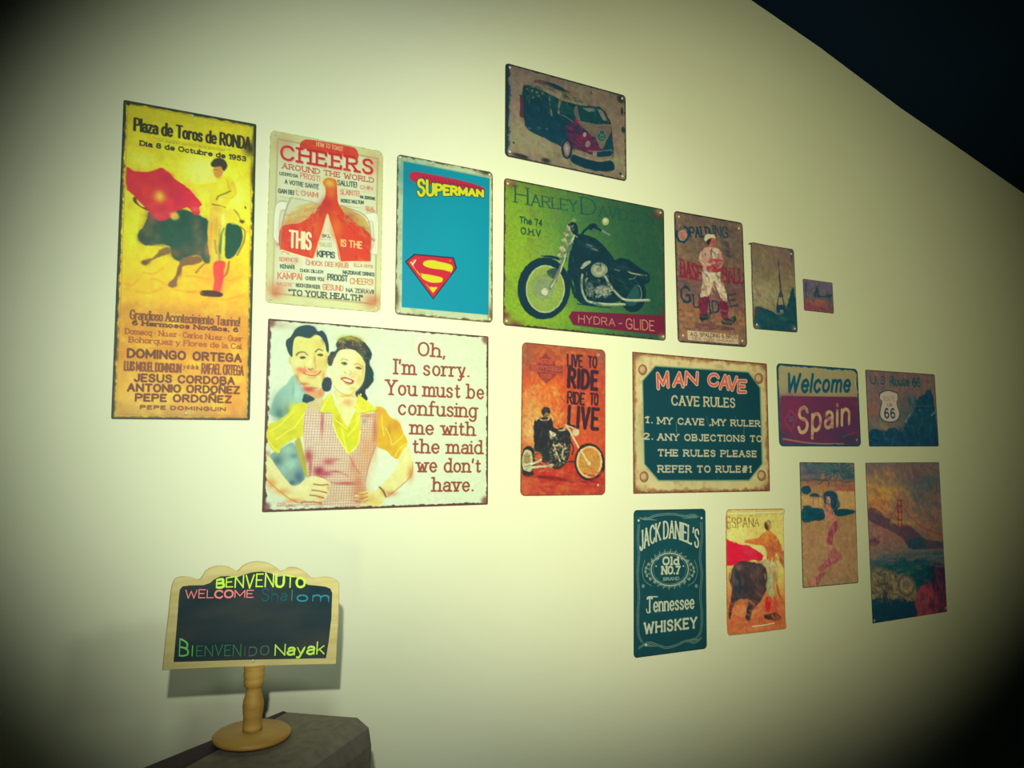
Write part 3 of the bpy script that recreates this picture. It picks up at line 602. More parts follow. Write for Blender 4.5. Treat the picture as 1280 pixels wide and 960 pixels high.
A.dabs([(130, 450), (250, 400), (310, 410), (260, 470), (120, 510)], [(226, 216, 160), (176, 150, 90), (214, 140, 70)], 30, 26, 8, .6, -30, 40, 3, sm=False); A.dabs([(400, 415), (520, 470), (545, 545), (440, 500)], [(200, 180, 110), (150, 130, 80), (210, 130, 70)], 34, 22, 8, .6, 30, 50, 4, sm=False)
A.line([(104, 634), (180, 658), (258, 680)], 6, (244, 226, 170)); A.line([(400, 694), (470, 692), (545, 694)], 6, (240, 210, 160)); A.line([(334, 456), (290, 600), (264, 676)], 4, (236, 190, 120)); A.line([(336, 456), (380, 600), (400, 690)], 4, (236, 190, 120))
A.line([(150, 372), (128, 430), (106, 520), (98, 632)], 4, (150, 150, 120), soft=1.2); A.line([(150, 372), (250, 392), (302, 408)], 4, (170, 176, 150), soft=1.2); A.line([(400, 412), (524, 462), (552, 560), (550, 690)], 4, (150, 146, 116), soft=1.2)
A.text('THIS', (146, 618), (250, 630), 80, 4.2, (236, 230, 186), gap=2.6); A.text('IS THE', (404, 614), (506, 626), 32, 2.2, (244, 200, 130), gap=2.4)
A.text('"TO YOUR HEALTH"', (142, 856), (508, 886), 26, 2.2, (66, 84, 66), serif=.9, gap=2.5)
A.rust(1.2, (150, 150, 104), .8, .6); A.blob(74, 850, 16, 16, (196, 100, 60), .7)
sign(A, 'cream tin sign of clinking red beer mugs under large red slab lettering', .2929, .4076, .24, r=.009, rim=(168, 172, 124), gain=G_['cheers'], nails=((.035, .02), (.965, .02), (.04, .98), (.96, .98)))

# ---- blue comic sign
A = Art(198, 303, 1.0, [(50, 38), (555, 130), (555, 932), (33, 885)], 3)
A.fill((206, 214, 172)); A.mottle((176, 170, 128), 9, .5, .5, .7, 1)
A.poly([(80, 74), (540, 160), (534, 893), (66, 850)], (0, 146, 176), soft=1, h=.3); A.blob(300, 470, 200, 300, (4, 156, 184), .5); A.blob(120, 150, 120, 80, (0, 124, 150), .5)
# lettering block with its red extrusion
A.sp([(112, 150), (125, 130), (160, 130), (300, 155), (440, 186), (508, 212), (500, 232), (380, 215), (270, 200), (160, 190), (120, 172)], (190, 34, 70), soft=1)
for i in range(16):
    x = 180 + i * 20; A.line([(x, 148 + i * 4.0), (x + 14, 172 + i * 3.1)], 4, (80, 30, 60), a=.75)
def _w(t, y): 
    x = 158 + 345 * t ** .93; top = 170 + 44 * t + (14 if t > .12 else 0); bot = 254 - 14 * math.sin(t * 3.1) * .6 + (2 if t > .12 else 0)
    return (x, bot - (bot - top) * y)
A.text('SUPERMAN', (158, 252), (505, 250), 70, 8.6, (14, 52, 60), gap=2.8, warp=_w, soft=1); A.text('SUPERMAN', (158, 252), (505, 250), 70, 5.8, (218, 218, 34), gap=2.8, warp=_w)
# shield emblem
SHP = [(88, 606), (136, 566), (346, 584), (362, 640), (236, 806)]
A.poly(SHP, (34, 40, 70), soft=1); A.poly([(94, 607), (140, 571), (342, 588), (356, 640), (236, 800)], (206, 32, 60), soft=1); A.poly([(112, 610), (146, 586), (330, 600), (338, 636), (235, 776)], (222, 214, 40), soft=.8)
A.line([(150, 588), (128, 612), (236, 770)], 6, (206, 32, 60)); 
A.sp([(322, 600), (338, 622), (300, 612), (230, 600), (190, 604), (184, 624), (220, 640), (300, 652), (330, 672), (300, 716), (262, 742), (214, 738), (196, 722), (160, 700), (160, 680), (200, 690), (262, 710), (286, 704), (280, 690), (220, 676), (160, 664), (128, 620), (146, 590), (230, 588)], (206, 32, 60), soft=1)
A.sp([(186, 612), (212, 598), (256, 602), (278, 622), (270, 644), (226, 640), (190, 626)], (220, 214, 40), soft=.8); A.sp([(170, 682), (200, 680), (240, 694), (284, 700), (278, 716), (230, 718), (190, 704)], (220, 214, 40), soft=.8); A.sp([(216, 742), (236, 748), (252, 740), (240, 764), (234, 770)], (220, 214, 40), soft=.8); A.sp([(324, 640), (340, 630), (340, 650), (330, 664)], (220, 214, 40), soft=.8)
A.line([(126, 622), (142, 598)], 7, (226, 220, 200)); A.line(SHP + [SHP[0]], 4, (36, 40, 60), sm=False)
A.line([(68, 72), (545, 156)], 3, (120, 140, 110), a=.7); A.rust(2.6, (86, 70, 50), 1.2, .9, (1, 1.3, 1, 1.2), 8); A.blob(520, 130, 40, 14, (60, 60, 44), .9); A.blob(42, 800, 12, 60, (96, 80, 56), .8); A.blob(548, 890, 14, 50, (96, 80, 56), .8)
sign(A, 'bright blue tin sign with yellow comic lettering and a red shield emblem', .5202, .4084, .27, r=.008, rim=(96, 84, 60), gain=G_['hero'], nails=((.03, .018), (.965, .02), (.035, .982), (.97, .98)))

# ---- couple sign
A = Art(412, 323, 1.1, [(57, 33), (1090, 117), (1088, 905), (30, 938)], 4)
A.fill((220, 236, 204)); A.blob(650, 700, 200, 220, (226, 240, 212), .6); A.blob(350, 100, 260, 60, (212, 228, 186), .5); A.mottle((228, 238, 208), 40, .3, .45, .7, 1)
DKR = (150, 50, 50)
# face crop: man
A.sub(.470, 37.6, 37.6)
A.sp([(80, 960), (70, 860), (130, 720), (220, 640), (270, 570), (310, 560), (400, 700), (500, 780), (560, 960)], (150, 196, 176), soft=2.5)
for b in [(120, 860, 60, 110, (110, 156, 142), .7), (200, 740, 60, 60, (140, 186, 170), .7), (330, 720, 50, 90, (176, 224, 200), .8), (150, 940, 50, 60, (70, 110, 104), .8), (230, 900, 40, 60, (90, 120, 110), .6), (285, 700, 12, 80, (110, 160, 146), .6)]: A.blob(*b)
A.sp([(380, 650), (450, 700), (540, 700), (600, 640), (600, 740), (540, 790), (470, 770), (410, 720)], (224, 168, 104), soft=2); A.blob(450, 695, 60, 22, (196, 56, 56), .9); A.blob(560, 740, 26, 40, (206, 140, 76), .7)
A.sp([(402, 740), (450, 752), (500, 790), (470, 815), (420, 832), (378, 812), (384, 776)], (16, 62, 70), soft=1.2); A.blob(430, 760, 14, 8, (90, 130, 120), .7)
A.sp([(240, 380), (262, 370), (276, 420), (280, 450), (262, 450), (248, 430)], (206, 204, 120), soft=1.3); A.blob(262, 420, 7, 18, (150, 120, 60), .6)
A.sp([(280, 200), (310, 172), (420, 178), (500, 154), (565, 180), (604, 240), (636, 320), (646, 400), (634, 480), (604, 560), (590, 636), (545, 676), (480, 692), (420, 674), (350, 610), (300, 540), (264, 460), (258, 390), (276, 350), (278, 260)], (226, 222, 130), soft=1.3)
for b in [(400, 240, 90, 50, (226, 222, 110), .8), (540, 240, 50, 50, (216, 202, 90), .8), (320, 440, 40, 60, (228, 230, 160), .8), (560, 430, 50, 60, (218, 196, 96), .8), (620, 400, 18, 60, (206, 170, 80), .7), (450, 430, 26, 50, (240, 236, 160), .9), (498, 400, 14, 60, (206, 176, 84), .8), (385, 510, 56, 30, (232, 110, 76), .75), (500, 520, 60, 22, (236, 140, 84), .75), (440, 600, 70, 34, (228, 218, 130), .8), (440, 560, 40, 12, (240, 200, 130), .7), (330, 570, 16, 44, (216, 130, 70), .7), (400, 640, 50, 16, (206, 90, 60), .75), (470, 680, 60, 12, (190, 50, 50), .8), (590, 570, 20, 50, (220, 150, 76), .8), (350, 490, 30, 20, (232, 90, 70), .6)]: A.blob(*b)
A.sp([(212, 245), (222, 196), (262, 165), (300, 100), (350, 62), (430, 50), (490, 64), (532, 112), (572, 106), (612, 150), (632, 205), (642, 262), (640, 325), (616, 300), (602, 232), (572, 182), (545, 156), (500, 150), (455, 180), (415, 178), (350, 162), (305, 178), (286, 232), (280, 300), (274, 372), (238, 325)], (22, 60, 66), soft=1.1)
A.blob(420, 100, 80, 30, (30, 64, 90), .7); A.blob(490, 90, 26, 26, (60, 56, 84), .7); A.blob(590, 180, 20, 50, (40, 60, 90), .6); A.line([(345, 160), (400, 176), (450, 178), (500, 150)], 8, (150, 130, 70), a=.5, soft=2); A.line([(500, 150), (520, 146)], 10, (190, 120, 110), a=.7, soft=2)
A.line([(318, 350), (345, 324), (395, 320), (432, 350)], 14, (110, 88, 40), w2=8, soft=1.6); A.sp([(350, 375), (372, 362), (400, 366), (410, 378), (385, 388), (360, 386)], (90, 66, 34), soft=1.6); A.line([(356, 378), (380, 372), (404, 380)], 6, (60, 44, 30), soft=1.2)
A.line([(508, 318), (540, 292), (580, 306)], 13, (110, 80, 36), w2=8, soft=1.6); A.sp([(526, 350), (552, 336), (580, 344), (586, 356), (556, 364)], (110, 80, 36), soft=1.6); A.line([(530, 352), (556, 344), (582, 352)], 6, (66, 46, 30), soft=1.2)
A.line([(440, 485), (458, 498), (480, 486)], 9, (130, 80, 44), soft=1.6); A.line([(500, 370), (508, 430), (516, 470), (490, 492)], 6, (196, 140, 66), soft=2, a=.8); A.line([(404, 470), (396, 500), (408, 520)], 6, (216, 120, 70), soft=2)
A.line([(388, 528), (430, 546), (490, 556), (540, 540), (560, 512)], 10, (186, 74, 50), soft=1.6); A.line([(410, 534), (470, 546), (530, 536)], 5, (244, 214, 170), soft=1.2); A.line([(430, 574), (480, 580), (520, 570)], 8, (222, 130, 84), soft=2, a=.8)
A.line([(304, 545), (350, 612), (415, 672), (470, 692)], 6, (190, 96, 56), soft=2, a=.8)
# woman: hair, neck, face
A.sp([(720, 230), (752, 186), (850, 162), (930, 182), (1005, 230), (1052, 290), (1074, 370), (1052, 430), (1086, 520), (1084, 610), (1045, 675), (1005, 705), (1032, 790), (992, 812), (930, 776), (912, 720), (960, 660), (1000, 560), (1000, 430), (950, 350), (880, 300), (800, 300), (740, 330), (700, 390), (676, 450), (640, 448), (628, 385), (655, 330), (712, 296)], (36, 54, 52), soft=2, rough=4)
for b in [(850, 180, 90, 26, (176, 170, 50), .95), (760, 210, 34, 24, (170, 156, 60), .8), (930, 210, 50, 34, (140, 120, 50), .8), (780, 262, 50, 26, (84, 50, 60), .9), (880, 262, 60, 24, (96, 56, 60), .9), (980, 300, 40, 40, (100, 76, 60), .8), (1030, 340, 26, 40, (20, 56, 66), .8), (1040, 560, 40, 70, (16, 66, 66), .9), (670, 380, 24, 40, (96, 66, 50), .7), (960, 740, 30, 30, (40, 44, 50), .8), (990, 800, 20, 14, (100, 70, 50), .6)]: A.blob(*b)
A.dabs([(730, 230), (860, 170), (1000, 240), (1050, 400), (960, 340), (880, 280), (740, 290)], [(190, 180, 70), (90, 60, 50), (140, 120, 60), (60, 46, 50), (206, 196, 110)], 60, 34, 7, .6, 30, 60, 12)
A.sp([(592, 585), (640, 572), (672, 590), (668, 680), (630, 716), (584, 700), (576, 640)], (36, 54, 66), soft=2, rough=3); A.blob(630, 640, 24, 30, (60, 60, 90), .6)
A.sp([(720, 700), (900, 690), (892, 800), (880, 900), (820, 960), (750, 860), (690, 720)], (226, 218, 130), soft=1.6); A.blob(820, 830, 60, 60, (214, 160, 90), .8); A.blob(840, 770, 60, 20, (200, 150, 70), .8); A.blob(740, 760, 24, 50, (232, 230, 150), .8); A.blob(855, 870, 20, 30, (206, 110, 70), .7)
A.sp([(745, 308), (820, 290), (905, 308), (968, 368), (1002, 450), (1002, 550), (976, 640), (922, 700), (852, 744), (780, 738), (720, 700), (680, 640), (660, 560), (668, 470), (704, 378)], (228, 232, 164), soft=1.3)
for b in [(820, 360, 80, 40, (232, 238, 176), .8), (720, 520, 40, 90, (226, 240, 196), .85), (950, 420, 40, 70, (222, 208, 116), .8), (950, 600, 34, 60, (218, 190, 100), .8), (900, 540, 36, 30, (230, 190, 120), .6), (850, 480, 18, 50, (244, 244, 190), .8), (770, 560, 30, 14, (236, 180, 140), .6), (780, 690, 60, 30, (226, 240, 190), .8), (880, 690, 40, 24, (214, 196, 106), .8), (985, 500, 14, 80, (206, 170, 80), .7), (880, 570, 24, 10, (236, 150, 110), .6)]: A.blob(*b)
A.line([(762, 402), (790, 388), (834, 402)], 7, (150, 146, 84), soft=2); A.sp([(764, 432), (792, 418), (826, 430), (820, 448), (790, 452)], (110, 120, 76), soft=1.8); A.ell(802, 436, 11, 10, (70, 66, 50), soft=1.4); A.line([(764, 430), (794, 420), (826, 430)], 4, (80, 70, 50), soft=1.2)
A.line([(902, 446), (935, 438), (978, 470)], 8, (200, 130, 70), soft=2); A.sp([(908, 478), (940, 468), (970, 488), (944, 496)], (140, 90, 56), soft=1.8); A.line([(910, 478), (940, 470), (970, 490)], 5, (90, 50, 40), soft=1.2)
A.line([(852, 500), (866, 532), (850, 548)], 6, (190, 160, 90), soft=2); A.line([(800, 520), (812, 536)], 8, (150, 130, 80), soft=1.8, a=.7)
A.sp([(758, 588), (800, 572), (850, 586), (894, 606), (886, 634), (850, 642), (806, 624)], (170, 66, 60), soft=1.4); A.sp([(776, 596), (812, 588), (872, 608), (856, 626), (820, 616)], (246, 228, 190), soft=1); A.line([(800, 632), (840, 648), (876, 640)], 6, (190, 90, 70), soft=1.8, a=.7)
A.line([(690, 660), (730, 706), (790, 742), (850, 746), (920, 704)], 6, (196, 160, 80), soft=2.2, a=.8)
A.ell(650, 560, 14, 22, (232, 238, 200), soft=1.3); A.ell(962, 748, 9, 10, (236, 240, 220), soft=1)
# body crop
A.sub(.5586, 37.6, 413.9)
A.sp([(50, 460), (150, 400), (240, 360), (300, 480), (345, 640), (275, 722), (205, 690), (100, 580), (40, 500)], (130, 170, 156), soft=2.5)
for b in [(200, 420, 50, 40, (160, 206, 180), .8), (220, 540, 60, 50, (160, 214, 190), .85), (110, 510, 40, 40, (70, 110, 116), .85), (290, 650, 40, 60, (64, 96, 124), .85), (250, 470, 30, 20, (90, 130, 130), .7), (160, 590, 26, 30, (150, 196, 176), .7), (230, 700, 30, 24, (50, 84, 100), .8)]: A.blob(*b)
YL = (216, 216, 24)
A.sp([(28, 215), (110, 180), (200, 108), (258, 40), (320, 22), (372, 40), (352, 100), (335, 240), (304, 320), (240, 332), (150, 392), (112, 450), (30, 365)], YL, soft=1.4); A.poly([(250, 350), (300, 306), (345, 500), (372, 660), (340, 640)], (176, 176, 60), soft=1.6); A.line([(300, 310), (350, 520), (366, 640)], 7, (226, 226, 90), soft=1.4)
for b in [(250, 70, 50, 40, (226, 232, 20), .8), (200, 270, 60, 24, (190, 190, 20), .7), (90, 390, 40, 20, (206, 196, 20), .7), (150, 180, 40, 14, (196, 200, 30), .6), (320, 60, 24, 30, (206, 200, 40), .6), (60, 290, 30, 30, (228, 232, 30), .7)]: A.blob(*b)
SY = (240, 244, 90)
for pts in ([(34, 268), (110, 225), (190, 150), (250, 90)], [(96, 334), (180, 272), (250, 230), (300, 160), (345, 100)], [(36, 350), (76, 400), (124, 436)]): A.line(pts, 8, SY, soft=1.4)
A.sp([(930, 72), (1000, 66), (1060, 145), (1130, 188), (1172, 280), (1204, 372), (1130, 492), (1082, 482), (1020, 424), (948, 384), (930, 240)], (220, 178, 36), soft=1.4)
for b in [(1100, 220, 40, 50, (206, 140, 50), .75), (990, 330, 40, 50, (222, 170, 26), .7), (1130, 330, 40, 30, (226, 196, 40), .7), (980, 110, 30, 30, (222, 160, 70), .7), (1040, 400, 34, 20, (214, 150, 30), .7), (1160, 400, 30, 30, (228, 222, 50), .8), (1050, 250, 16, 60, (190, 130, 40), .6)]: A.blob(*b)
for pts in ([(985, 130), (992, 200), (1006, 300)], [(1098, 476), (1140, 410), (1196, 372)], [(1080, 380), (1140, 330), (1170, 290)], [(1020, 240), (1060, 320), (1070, 380)]): A.line(pts, 8, (238, 228, 90), soft=1.5, a=.85)
AP = [(368, 20), (440, 0), (470, 100), (570, 106), (580, 230), (640, 360), (700, 452), (762, 420), (800, 330), (806, 130), (950, 105), (948, 300), (900, 500), (855, 640), (850, 780), (800, 905), (330, 885), (100, 900), (110, 860), (300, 880), (480, 850), (550, 700), (460, 650), (370, 640), (345, 500), (325, 300), (330, 140)]
A.poly(AP, (226, 214, 184), soft=1.5)
for b in [(860, 420, 70, 160, (222, 176, 120), .9), (930, 260, 22, 150, (206, 124, 76), .95), (780, 600, 80, 110, (218, 176, 130), .8), (800, 780, 70, 80, (208, 136, 84), .8), (450, 300, 100, 100, (232, 226, 200), .7), (620, 660, 60, 40, (230, 206, 170), .6), (620, 800, 80, 60, (224, 206, 160), .7), (860, 130, 60, 20, (206, 120, 84), .7)]: A.blob(*b)
P_ = A.m(AP); b_ = A.box(P_[:, 0].min(), P_[:, 1].min(), P_[:, 0].max(), P_[:, 1].max()); sl, X, Y = b_; d_ = np.clip(A._sd(P_, X, Y) / 1 + .5, 0, 1)
chk = np.clip(np.sin((X + Y * .06) * 2 * np.pi / 4.6) * 2, 0, 1) * .5 + np.clip(np.sin(Y * 2 * np.pi / 4.6) * 2, 0, 1) * .5
A.blend(sl, (d_ * chk * .5).astype(np.float32), (166, 96, 84))
for b in [(485, 190, 14, 110, (190, 80, 90), .8), (372, 470, 34, 50, (176, 60, 66), .9), (385, 560, 12, 60, (180, 80, 70), .7), (460, 600, 44, 40, (160, 30, 66), .95), (540, 520, 50, 30, (190, 76, 84), .8), (520, 620, 50, 24, (176, 60, 76), .8), (600, 500, 40, 10, (196, 110, 100), .6), (690, 700, 80, 12, (190, 80, 76), .85), (600, 602, 50, 9, (196, 100, 90), .8), (740, 540, 20, 60, (200, 120, 90), .5), (790, 690, 30, 40, (196, 110, 66), .6), (840, 180, 22, 20, (120, 130, 100), .5)]: A.blob(*b)
for pts in ([(380, 470), (392, 560), (376, 650)], [(420, 560), (450, 630), (520, 660)], [(560, 600), (640, 612), (700, 640)], [(560, 690), (660, 712), (760, 712)], [(720, 480), (760, 560), (800, 620)], [(940, 380), (880, 540), (850, 680)]): A.line(pts, 8, (180, 76, 76), a=.55, soft=3)
# collar and placket over the apron
A.sp([(600, 40), (640, -20), (760, -20), (752, 70), (704, 218), (644, 150)], (230, 230, 150), soft=1.4); A.blob(700, 20, 40, 30, (220, 150, 90), .7); A.blob(690, 110, 20, 50, (236, 240, 180), .7)
A.poly([(572, 96), (600, 50), (646, 150), (700, 236), (762, 90), (806, 120), (806, 260), (786, 370), (712, 448), (676, 404), (610, 300), (578, 200)], YL, soft=1.4)
for b in [(720, 380, 34, 50, (206, 216, 20), .8), (620, 180, 24, 50, (196, 180, 20), .7), (780, 160, 16, 60, (228, 234, 60), .7), (700, 250, 20, 20, (190, 180, 30), .7)]: A.blob(*b)
for pts in ([(650, 240), (668, 330), (700, 440)], [(804, 120), (770, 220), (700, 300)], [(600, 170), (650, 210), (700, 250)], [(578, 200), (612, 300), (676, 404), (712, 446), (786, 372), (806, 262)]): A.line(pts, 8, SY, soft=1.4)
A.poly([(462, 102), (490, 10), (560, -70), (600, 60), (566, 106)], (218, 220, 40), soft=1.4); A.poly([(756, 70), (790, -50), (850, 0), (950, 82), (880, 112), (804, 112)], (222, 222, 50), soft=1.4); A.line([(490, 4), (462, 100), (566, 108)], 4, (170, 160, 30), soft=1.5); A.line([(480, 90), (520, 10), (560, -60)], 8, SY, soft=1.5); A.line([(770, 30), (800, 80), (880, 104)], 6, (240, 244, 120), soft=1.5); A.line([(804, 114), (950, 86)], 4, (176, 140, 30), soft=1.5)
A.poly([(376, 30), (440, -10), (500, -40), (470, 90), (440, 100), (368, 60)], (210, 196, 130), soft=2, a=.8)
# arms and hands
SKN = (232, 230, 158)
A.sp([(20, 480), (40, 470), (100, 560), (210, 702), (270, 722), (370, 652), (460, 650), (550, 700), (540, 790), (480, 852), (340, 866), (250, 860), (130, 800), (20, 670)], SKN, soft=1.5)
for b in [(60, 700, 40, 50, (226, 160, 76), .85), (150, 770, 60, 26, (226, 170, 80), .85), (250, 845, 60, 18, (220, 150, 70), .85), (30, 450, 20, 20, (200, 130, 76), .8), (300, 740, 60, 30, (240, 242, 180), .8), (90, 620, 30, 50, (238, 238, 170), .7), (470, 820, 30, 20, (214, 160, 90), .7), (540, 740, 14, 30, (206, 150, 90), .7)]: A.blob(*b)
for pts in ([(415, 708), (470, 716), (535, 712)], [(400, 758), (450, 764), (525, 780)], [(384, 800), (440, 808), (500, 826)], [(310, 862), (400, 858), (480, 868)]): A.line(pts, 9, (176, 84, 56), soft=1.8)
A.line([(20, 664), (120, 762), (250, 852), (320, 870)], 7, (200, 110, 60), soft=2, a=.8)
A.sp([(1128, 492), (1200, 392), (1252, 520), (1232, 640), (1130, 740), (1030, 820), (960, 895), (880, 890), (800, 860), (760, 800), (850, 770), (930, 768), (972, 730), (1080, 620), (1126, 540)], (230, 228, 152), soft=1.5)
for b in [(1230, 620, 26, 60, (206, 140, 70), .8), (1060, 790, 60, 24, (200, 136, 76), .75), (900, 840, 60, 40, (222, 190, 100), .8), (820, 820, 40, 40, (210, 140, 76), .85), (1190, 500, 26, 50, (236, 238, 170), .8), (960, 870, 40, 20, (226, 206, 116), .7), (1000, 770, 20, 20, (206, 160, 90), .7)]: A.blob(*b)
for y in (790, 822, 852): A.line([(765, y), (820, y + 6), (870, y - 6)], 8, (186, 100, 56), soft=1.8, a=.85)
A.line([(968, 736), (1000, 768), (1022, 815)], 12, (110, 84, 50), soft=1.5); A.line([(1250, 530), (1232, 640), (1130, 742), (1030, 822)], 6, (180, 96, 60), soft=2, a=.8)
A.sub()
A.dabs([(80, 880), (200, 890), (540, 880), (530, 920), (60, 925)], [(196, 150, 120), (226, 216, 180), (176, 110, 90)], 40, 20, 6, .6, 10, 40, 3, sm=False)
A.paint(.25, 8, .025, 6, .015)
TX = (150, 70, 54)
for t, x0, y0, x1, y1, c in [('Oh,', 762, 203, 884, 213, 60), ("I'm sorry.", 654, 290, 998, 305, 66), ('You must be', 614, 387, 1066, 408, 66), ('confusing', 670, 481, 1032, 495, 66), ('me with', 730, 573, 1022, 581, 62), ('the maid', 738, 662, 1058, 667, 62), ("we don't", 759, 751, 1052, 754, 62), ('have.', 834, 843, 1018, 843, 62)]:
    A.text(t, (x0, y0), (x1, y1), c, 4.0, TX, serif=1.5, gap=2.9, space=4.4, soft=1.1, asp=1.15)
A.blob(100, 60, 60, 18, (180, 150, 110), .5); A.rust(3.4, (74, 52, 40), .9, .95, (1.3, .8, 1, 1), 9, 1.5, seed=4); A.rust(2, (112, 48, 40), 1.3, .8, (1, .4, 1.4, 1.2), 5, 1.5, seed=9)
for x, y in ((66, 50), (1082, 130), (1080, 890), (45, 915)): A.blob(x, y, 22, 22, (110, 56, 48), .75, 2)
sign(A, 'wide white tin sign of a smiling couple beside brown typewriter lettering', .4057, .0667, .16, r=.002, rim=(70, 50, 40), gain=G_['maid'])

# ---- old bus sign, topmost
A = Art(299, 196, 1.1, [(65, 52), (965, 305), (975, 945), (67, 745)], 5)
A.vgrad([(0, (120, 110, 92)), (.5, (136, 118, 98)), (.8, (140, 134, 98)), (1, (128, 114, 92))]); A.blob(300, 640, 160, 90, (146, 142, 106), .7); A.blob(170, 170, 70, 60, (140, 118, 104), .7); A.mottle((112, 94, 84), 26, .5, .5, .75, 1); A.mottle((150, 140, 104), 18, .4, .5, .8, 2)
# rear door flap / awning
A.sp([(278, 188), (300, 180), (360, 186), (440, 212), (500, 246), (552, 276), (520, 276), (440, 244), (360, 214), (290, 206)], (96, 62, 66), soft=1.2); A.sp([(340, 200), (420, 206), (480, 236), (520, 272), (470, 262), (400, 226)], (26, 56, 66), soft=1.5)
# body
A.poly([(198, 218), (240, 216), (300, 240), (380, 250), (500, 286), (560, 320), (620, 372), (700, 380), (770, 384), (812, 420), (858, 505), (864, 560), (880, 740), (870, 770), (760, 780), (640, 745), (560, 720), (400, 640), (240, 560), (210, 520), (206, 466), (176, 456), (172, 300), (192, 296)], (12, 58, 72), soft=1.5)
A.sp([(300, 240), (380, 250), (500, 286), (560, 320), (610, 370), (560, 356), (480, 330), (380, 284), (300, 262)], (140, 124, 98), soft=1.5); A.ell(522, 320, 30, 12, (112, 96, 76), rot=15, soft=1.5)
A.poly([(196, 222), (236, 218), (300, 244), (380, 280), (400, 330), (300, 300), (200, 300)], (18, 62, 66), soft=1.5); 
for x, y in ((226, 250), (262, 262), (300, 272), (345, 282), (240, 300), (270, 312), (312, 300)): A.ell(x, y, 10, 9, (112, 120, 100), soft=1.5, a=.8)
A.poly([(172, 300), (196, 300), (200, 462), (176, 452)], (90, 44, 60), soft=1.5)
A.sp([(385, 300), (402, 320), (412, 400), (414, 450), (400, 440), (396, 380)], (108, 112, 96), soft=1.5); A.sp([(470, 300), (462, 340), (456, 420), (468, 440), (476, 380), (486, 330)], (120, 118, 94), soft=1.5); A.line([(470, 440), (520, 460), (600, 520)], 7, (110, 106, 92), soft=1.5); A.line([(360, 370), (380, 400), (384, 440)], 5, (90, 80, 76), soft=1.5, a=.7)
A.sp([(400, 320), (450, 330), (450, 420), (410, 410)], (16, 68, 66), soft=1.5); A.sp([(486, 350), (560, 380), (570, 450), (480, 420)], (14, 70, 66), soft=1.5)
A.sp([(580, 390), (600, 380), (626, 500), (600, 480), (580, 440)], (96, 96, 90), soft=1.5)
A.poly([(612, 376), (770, 386), (812, 424), (856, 510), (760, 520), (640, 484)], (16, 66, 70), soft=1.3); A.poly([(640, 392), (740, 396), (740, 420), (690, 424)], (110, 116, 104), soft=1.5); A.poly([(752, 404), (788, 408), (828, 490), (800, 490)], (128, 122, 104), soft=1.5); A.line([(800, 420), (838, 505)], 5, (140, 50, 60), soft=1.3); A.line([(730, 392), (742, 470)], 8, (14, 90, 80), soft=1.5)
A.poly([(600, 482), (660, 500), (760, 520), (858, 520), (862, 566), (800, 700), (776, 700), (740, 620), (660, 580)], (112, 98, 84), soft=1.5); A.line([(600, 484), (680, 508), (760, 524), (856, 524)], 5, (126, 130, 110), soft=1.3)
A.poly([(540, 500), (600, 500), (700, 590), (770, 690), (782, 712), (720, 735), (560, 700), (540, 620)], (96, 34, 66), soft=3); A.blob(620, 630, 44, 56, (128, 36, 70), .9); A.blob(540, 560, 30, 60, (40, 46, 74), .8)
A.line([(590, 480), (600, 500), (610, 490)], 14, (130, 44, 56), soft=1.5)
A.ell(788, 606, 34, 44, (18, 84, 82), soft=1.3); A.ring(788, 606, 33, 44, 6, (100, 108, 92)); A.line([(768, 580), (782, 606), (790, 590), (798, 606), (812, 584)], 5, (110, 112, 96), sm=False); A.line([(772, 608), (782, 634), (790, 618), (798, 634), (808, 610)], 5, (110, 112, 96), sm=False)
A.poly([(820, 640), (864, 600), (872, 716), (800, 716)], (16, 66, 72), soft=1.5); A.line([(755, 620), (788, 700), (840, 600)], 6, (116, 100, 86), soft=1.4)
A.ell(660, 594, 13, 16, (148, 144, 120), soft=1.3); A.ell(682, 662, 22, 26, (128, 92, 96), soft=1.5); A.ell(686, 666, 12, 14, (150, 120, 116), soft=1.5)
A.sp([(562, 700), (640, 716), (700, 740), (780, 764), (860, 752), (878, 745), (876, 770), (800, 786), (730, 780), (640, 752), (566, 726)], (126, 118, 92), soft=1.3); A.line([(690, 712), (740, 724), (850, 712), (868, 720)], 6, (140, 110, 112), soft=1.3); A.ell(735, 740, 16, 26, (140, 116, 110), soft=1.3); A.ell(872, 752, 9, 18, (104, 92, 90), soft=1.3)
A.ell(526, 702, 40, 74, (108, 92, 92), soft=1.5, rot=-8); A.ring(526, 702, 34, 66, 10, (26, 52, 64)); A.ell(526, 702, 20, 42, (136, 124, 118), soft=1.5, rot=-8); A.ell(526, 704, 10, 20, (150, 140, 130), soft=1.5)
A.sp([(550, 760), (580, 745), (680, 780), (780, 800), (860, 790), (885, 830), (870, 868), (780, 872), (660, 846), (570, 802)], (10, 52, 66), soft=1.8)
for x, y in ((245, 545), (314, 542), (378, 548)): A.ell(x, y, 16, 9, (60, 100, 104), soft=1.5, a=.7)
A.dabs([(205, 340), (400, 340), (540, 470), (700, 600), (770, 710), (560, 700), (400, 630), (220, 520)], [(8, 50, 70), (10, 66, 78), (20, 46, 62), (30, 60, 76)], 80, 70, 18, .6, 35, 25, 1)
A.dabs([(300, 190), (540, 280), (700, 380), (800, 400), (560, 330), (380, 260), (210, 230)], [(130, 124, 96), (84, 84, 76), (30, 60, 64), (110, 92, 76)], 50, 40, 10, .6, 25, 20, 2); A.dabs([(540, 520), (640, 540), (760, 690), (640, 730), (545, 640)], [(130, 36, 76), (80, 30, 66), (110, 40, 60)], 40, 40, 14, .6, 45, 30, 3)
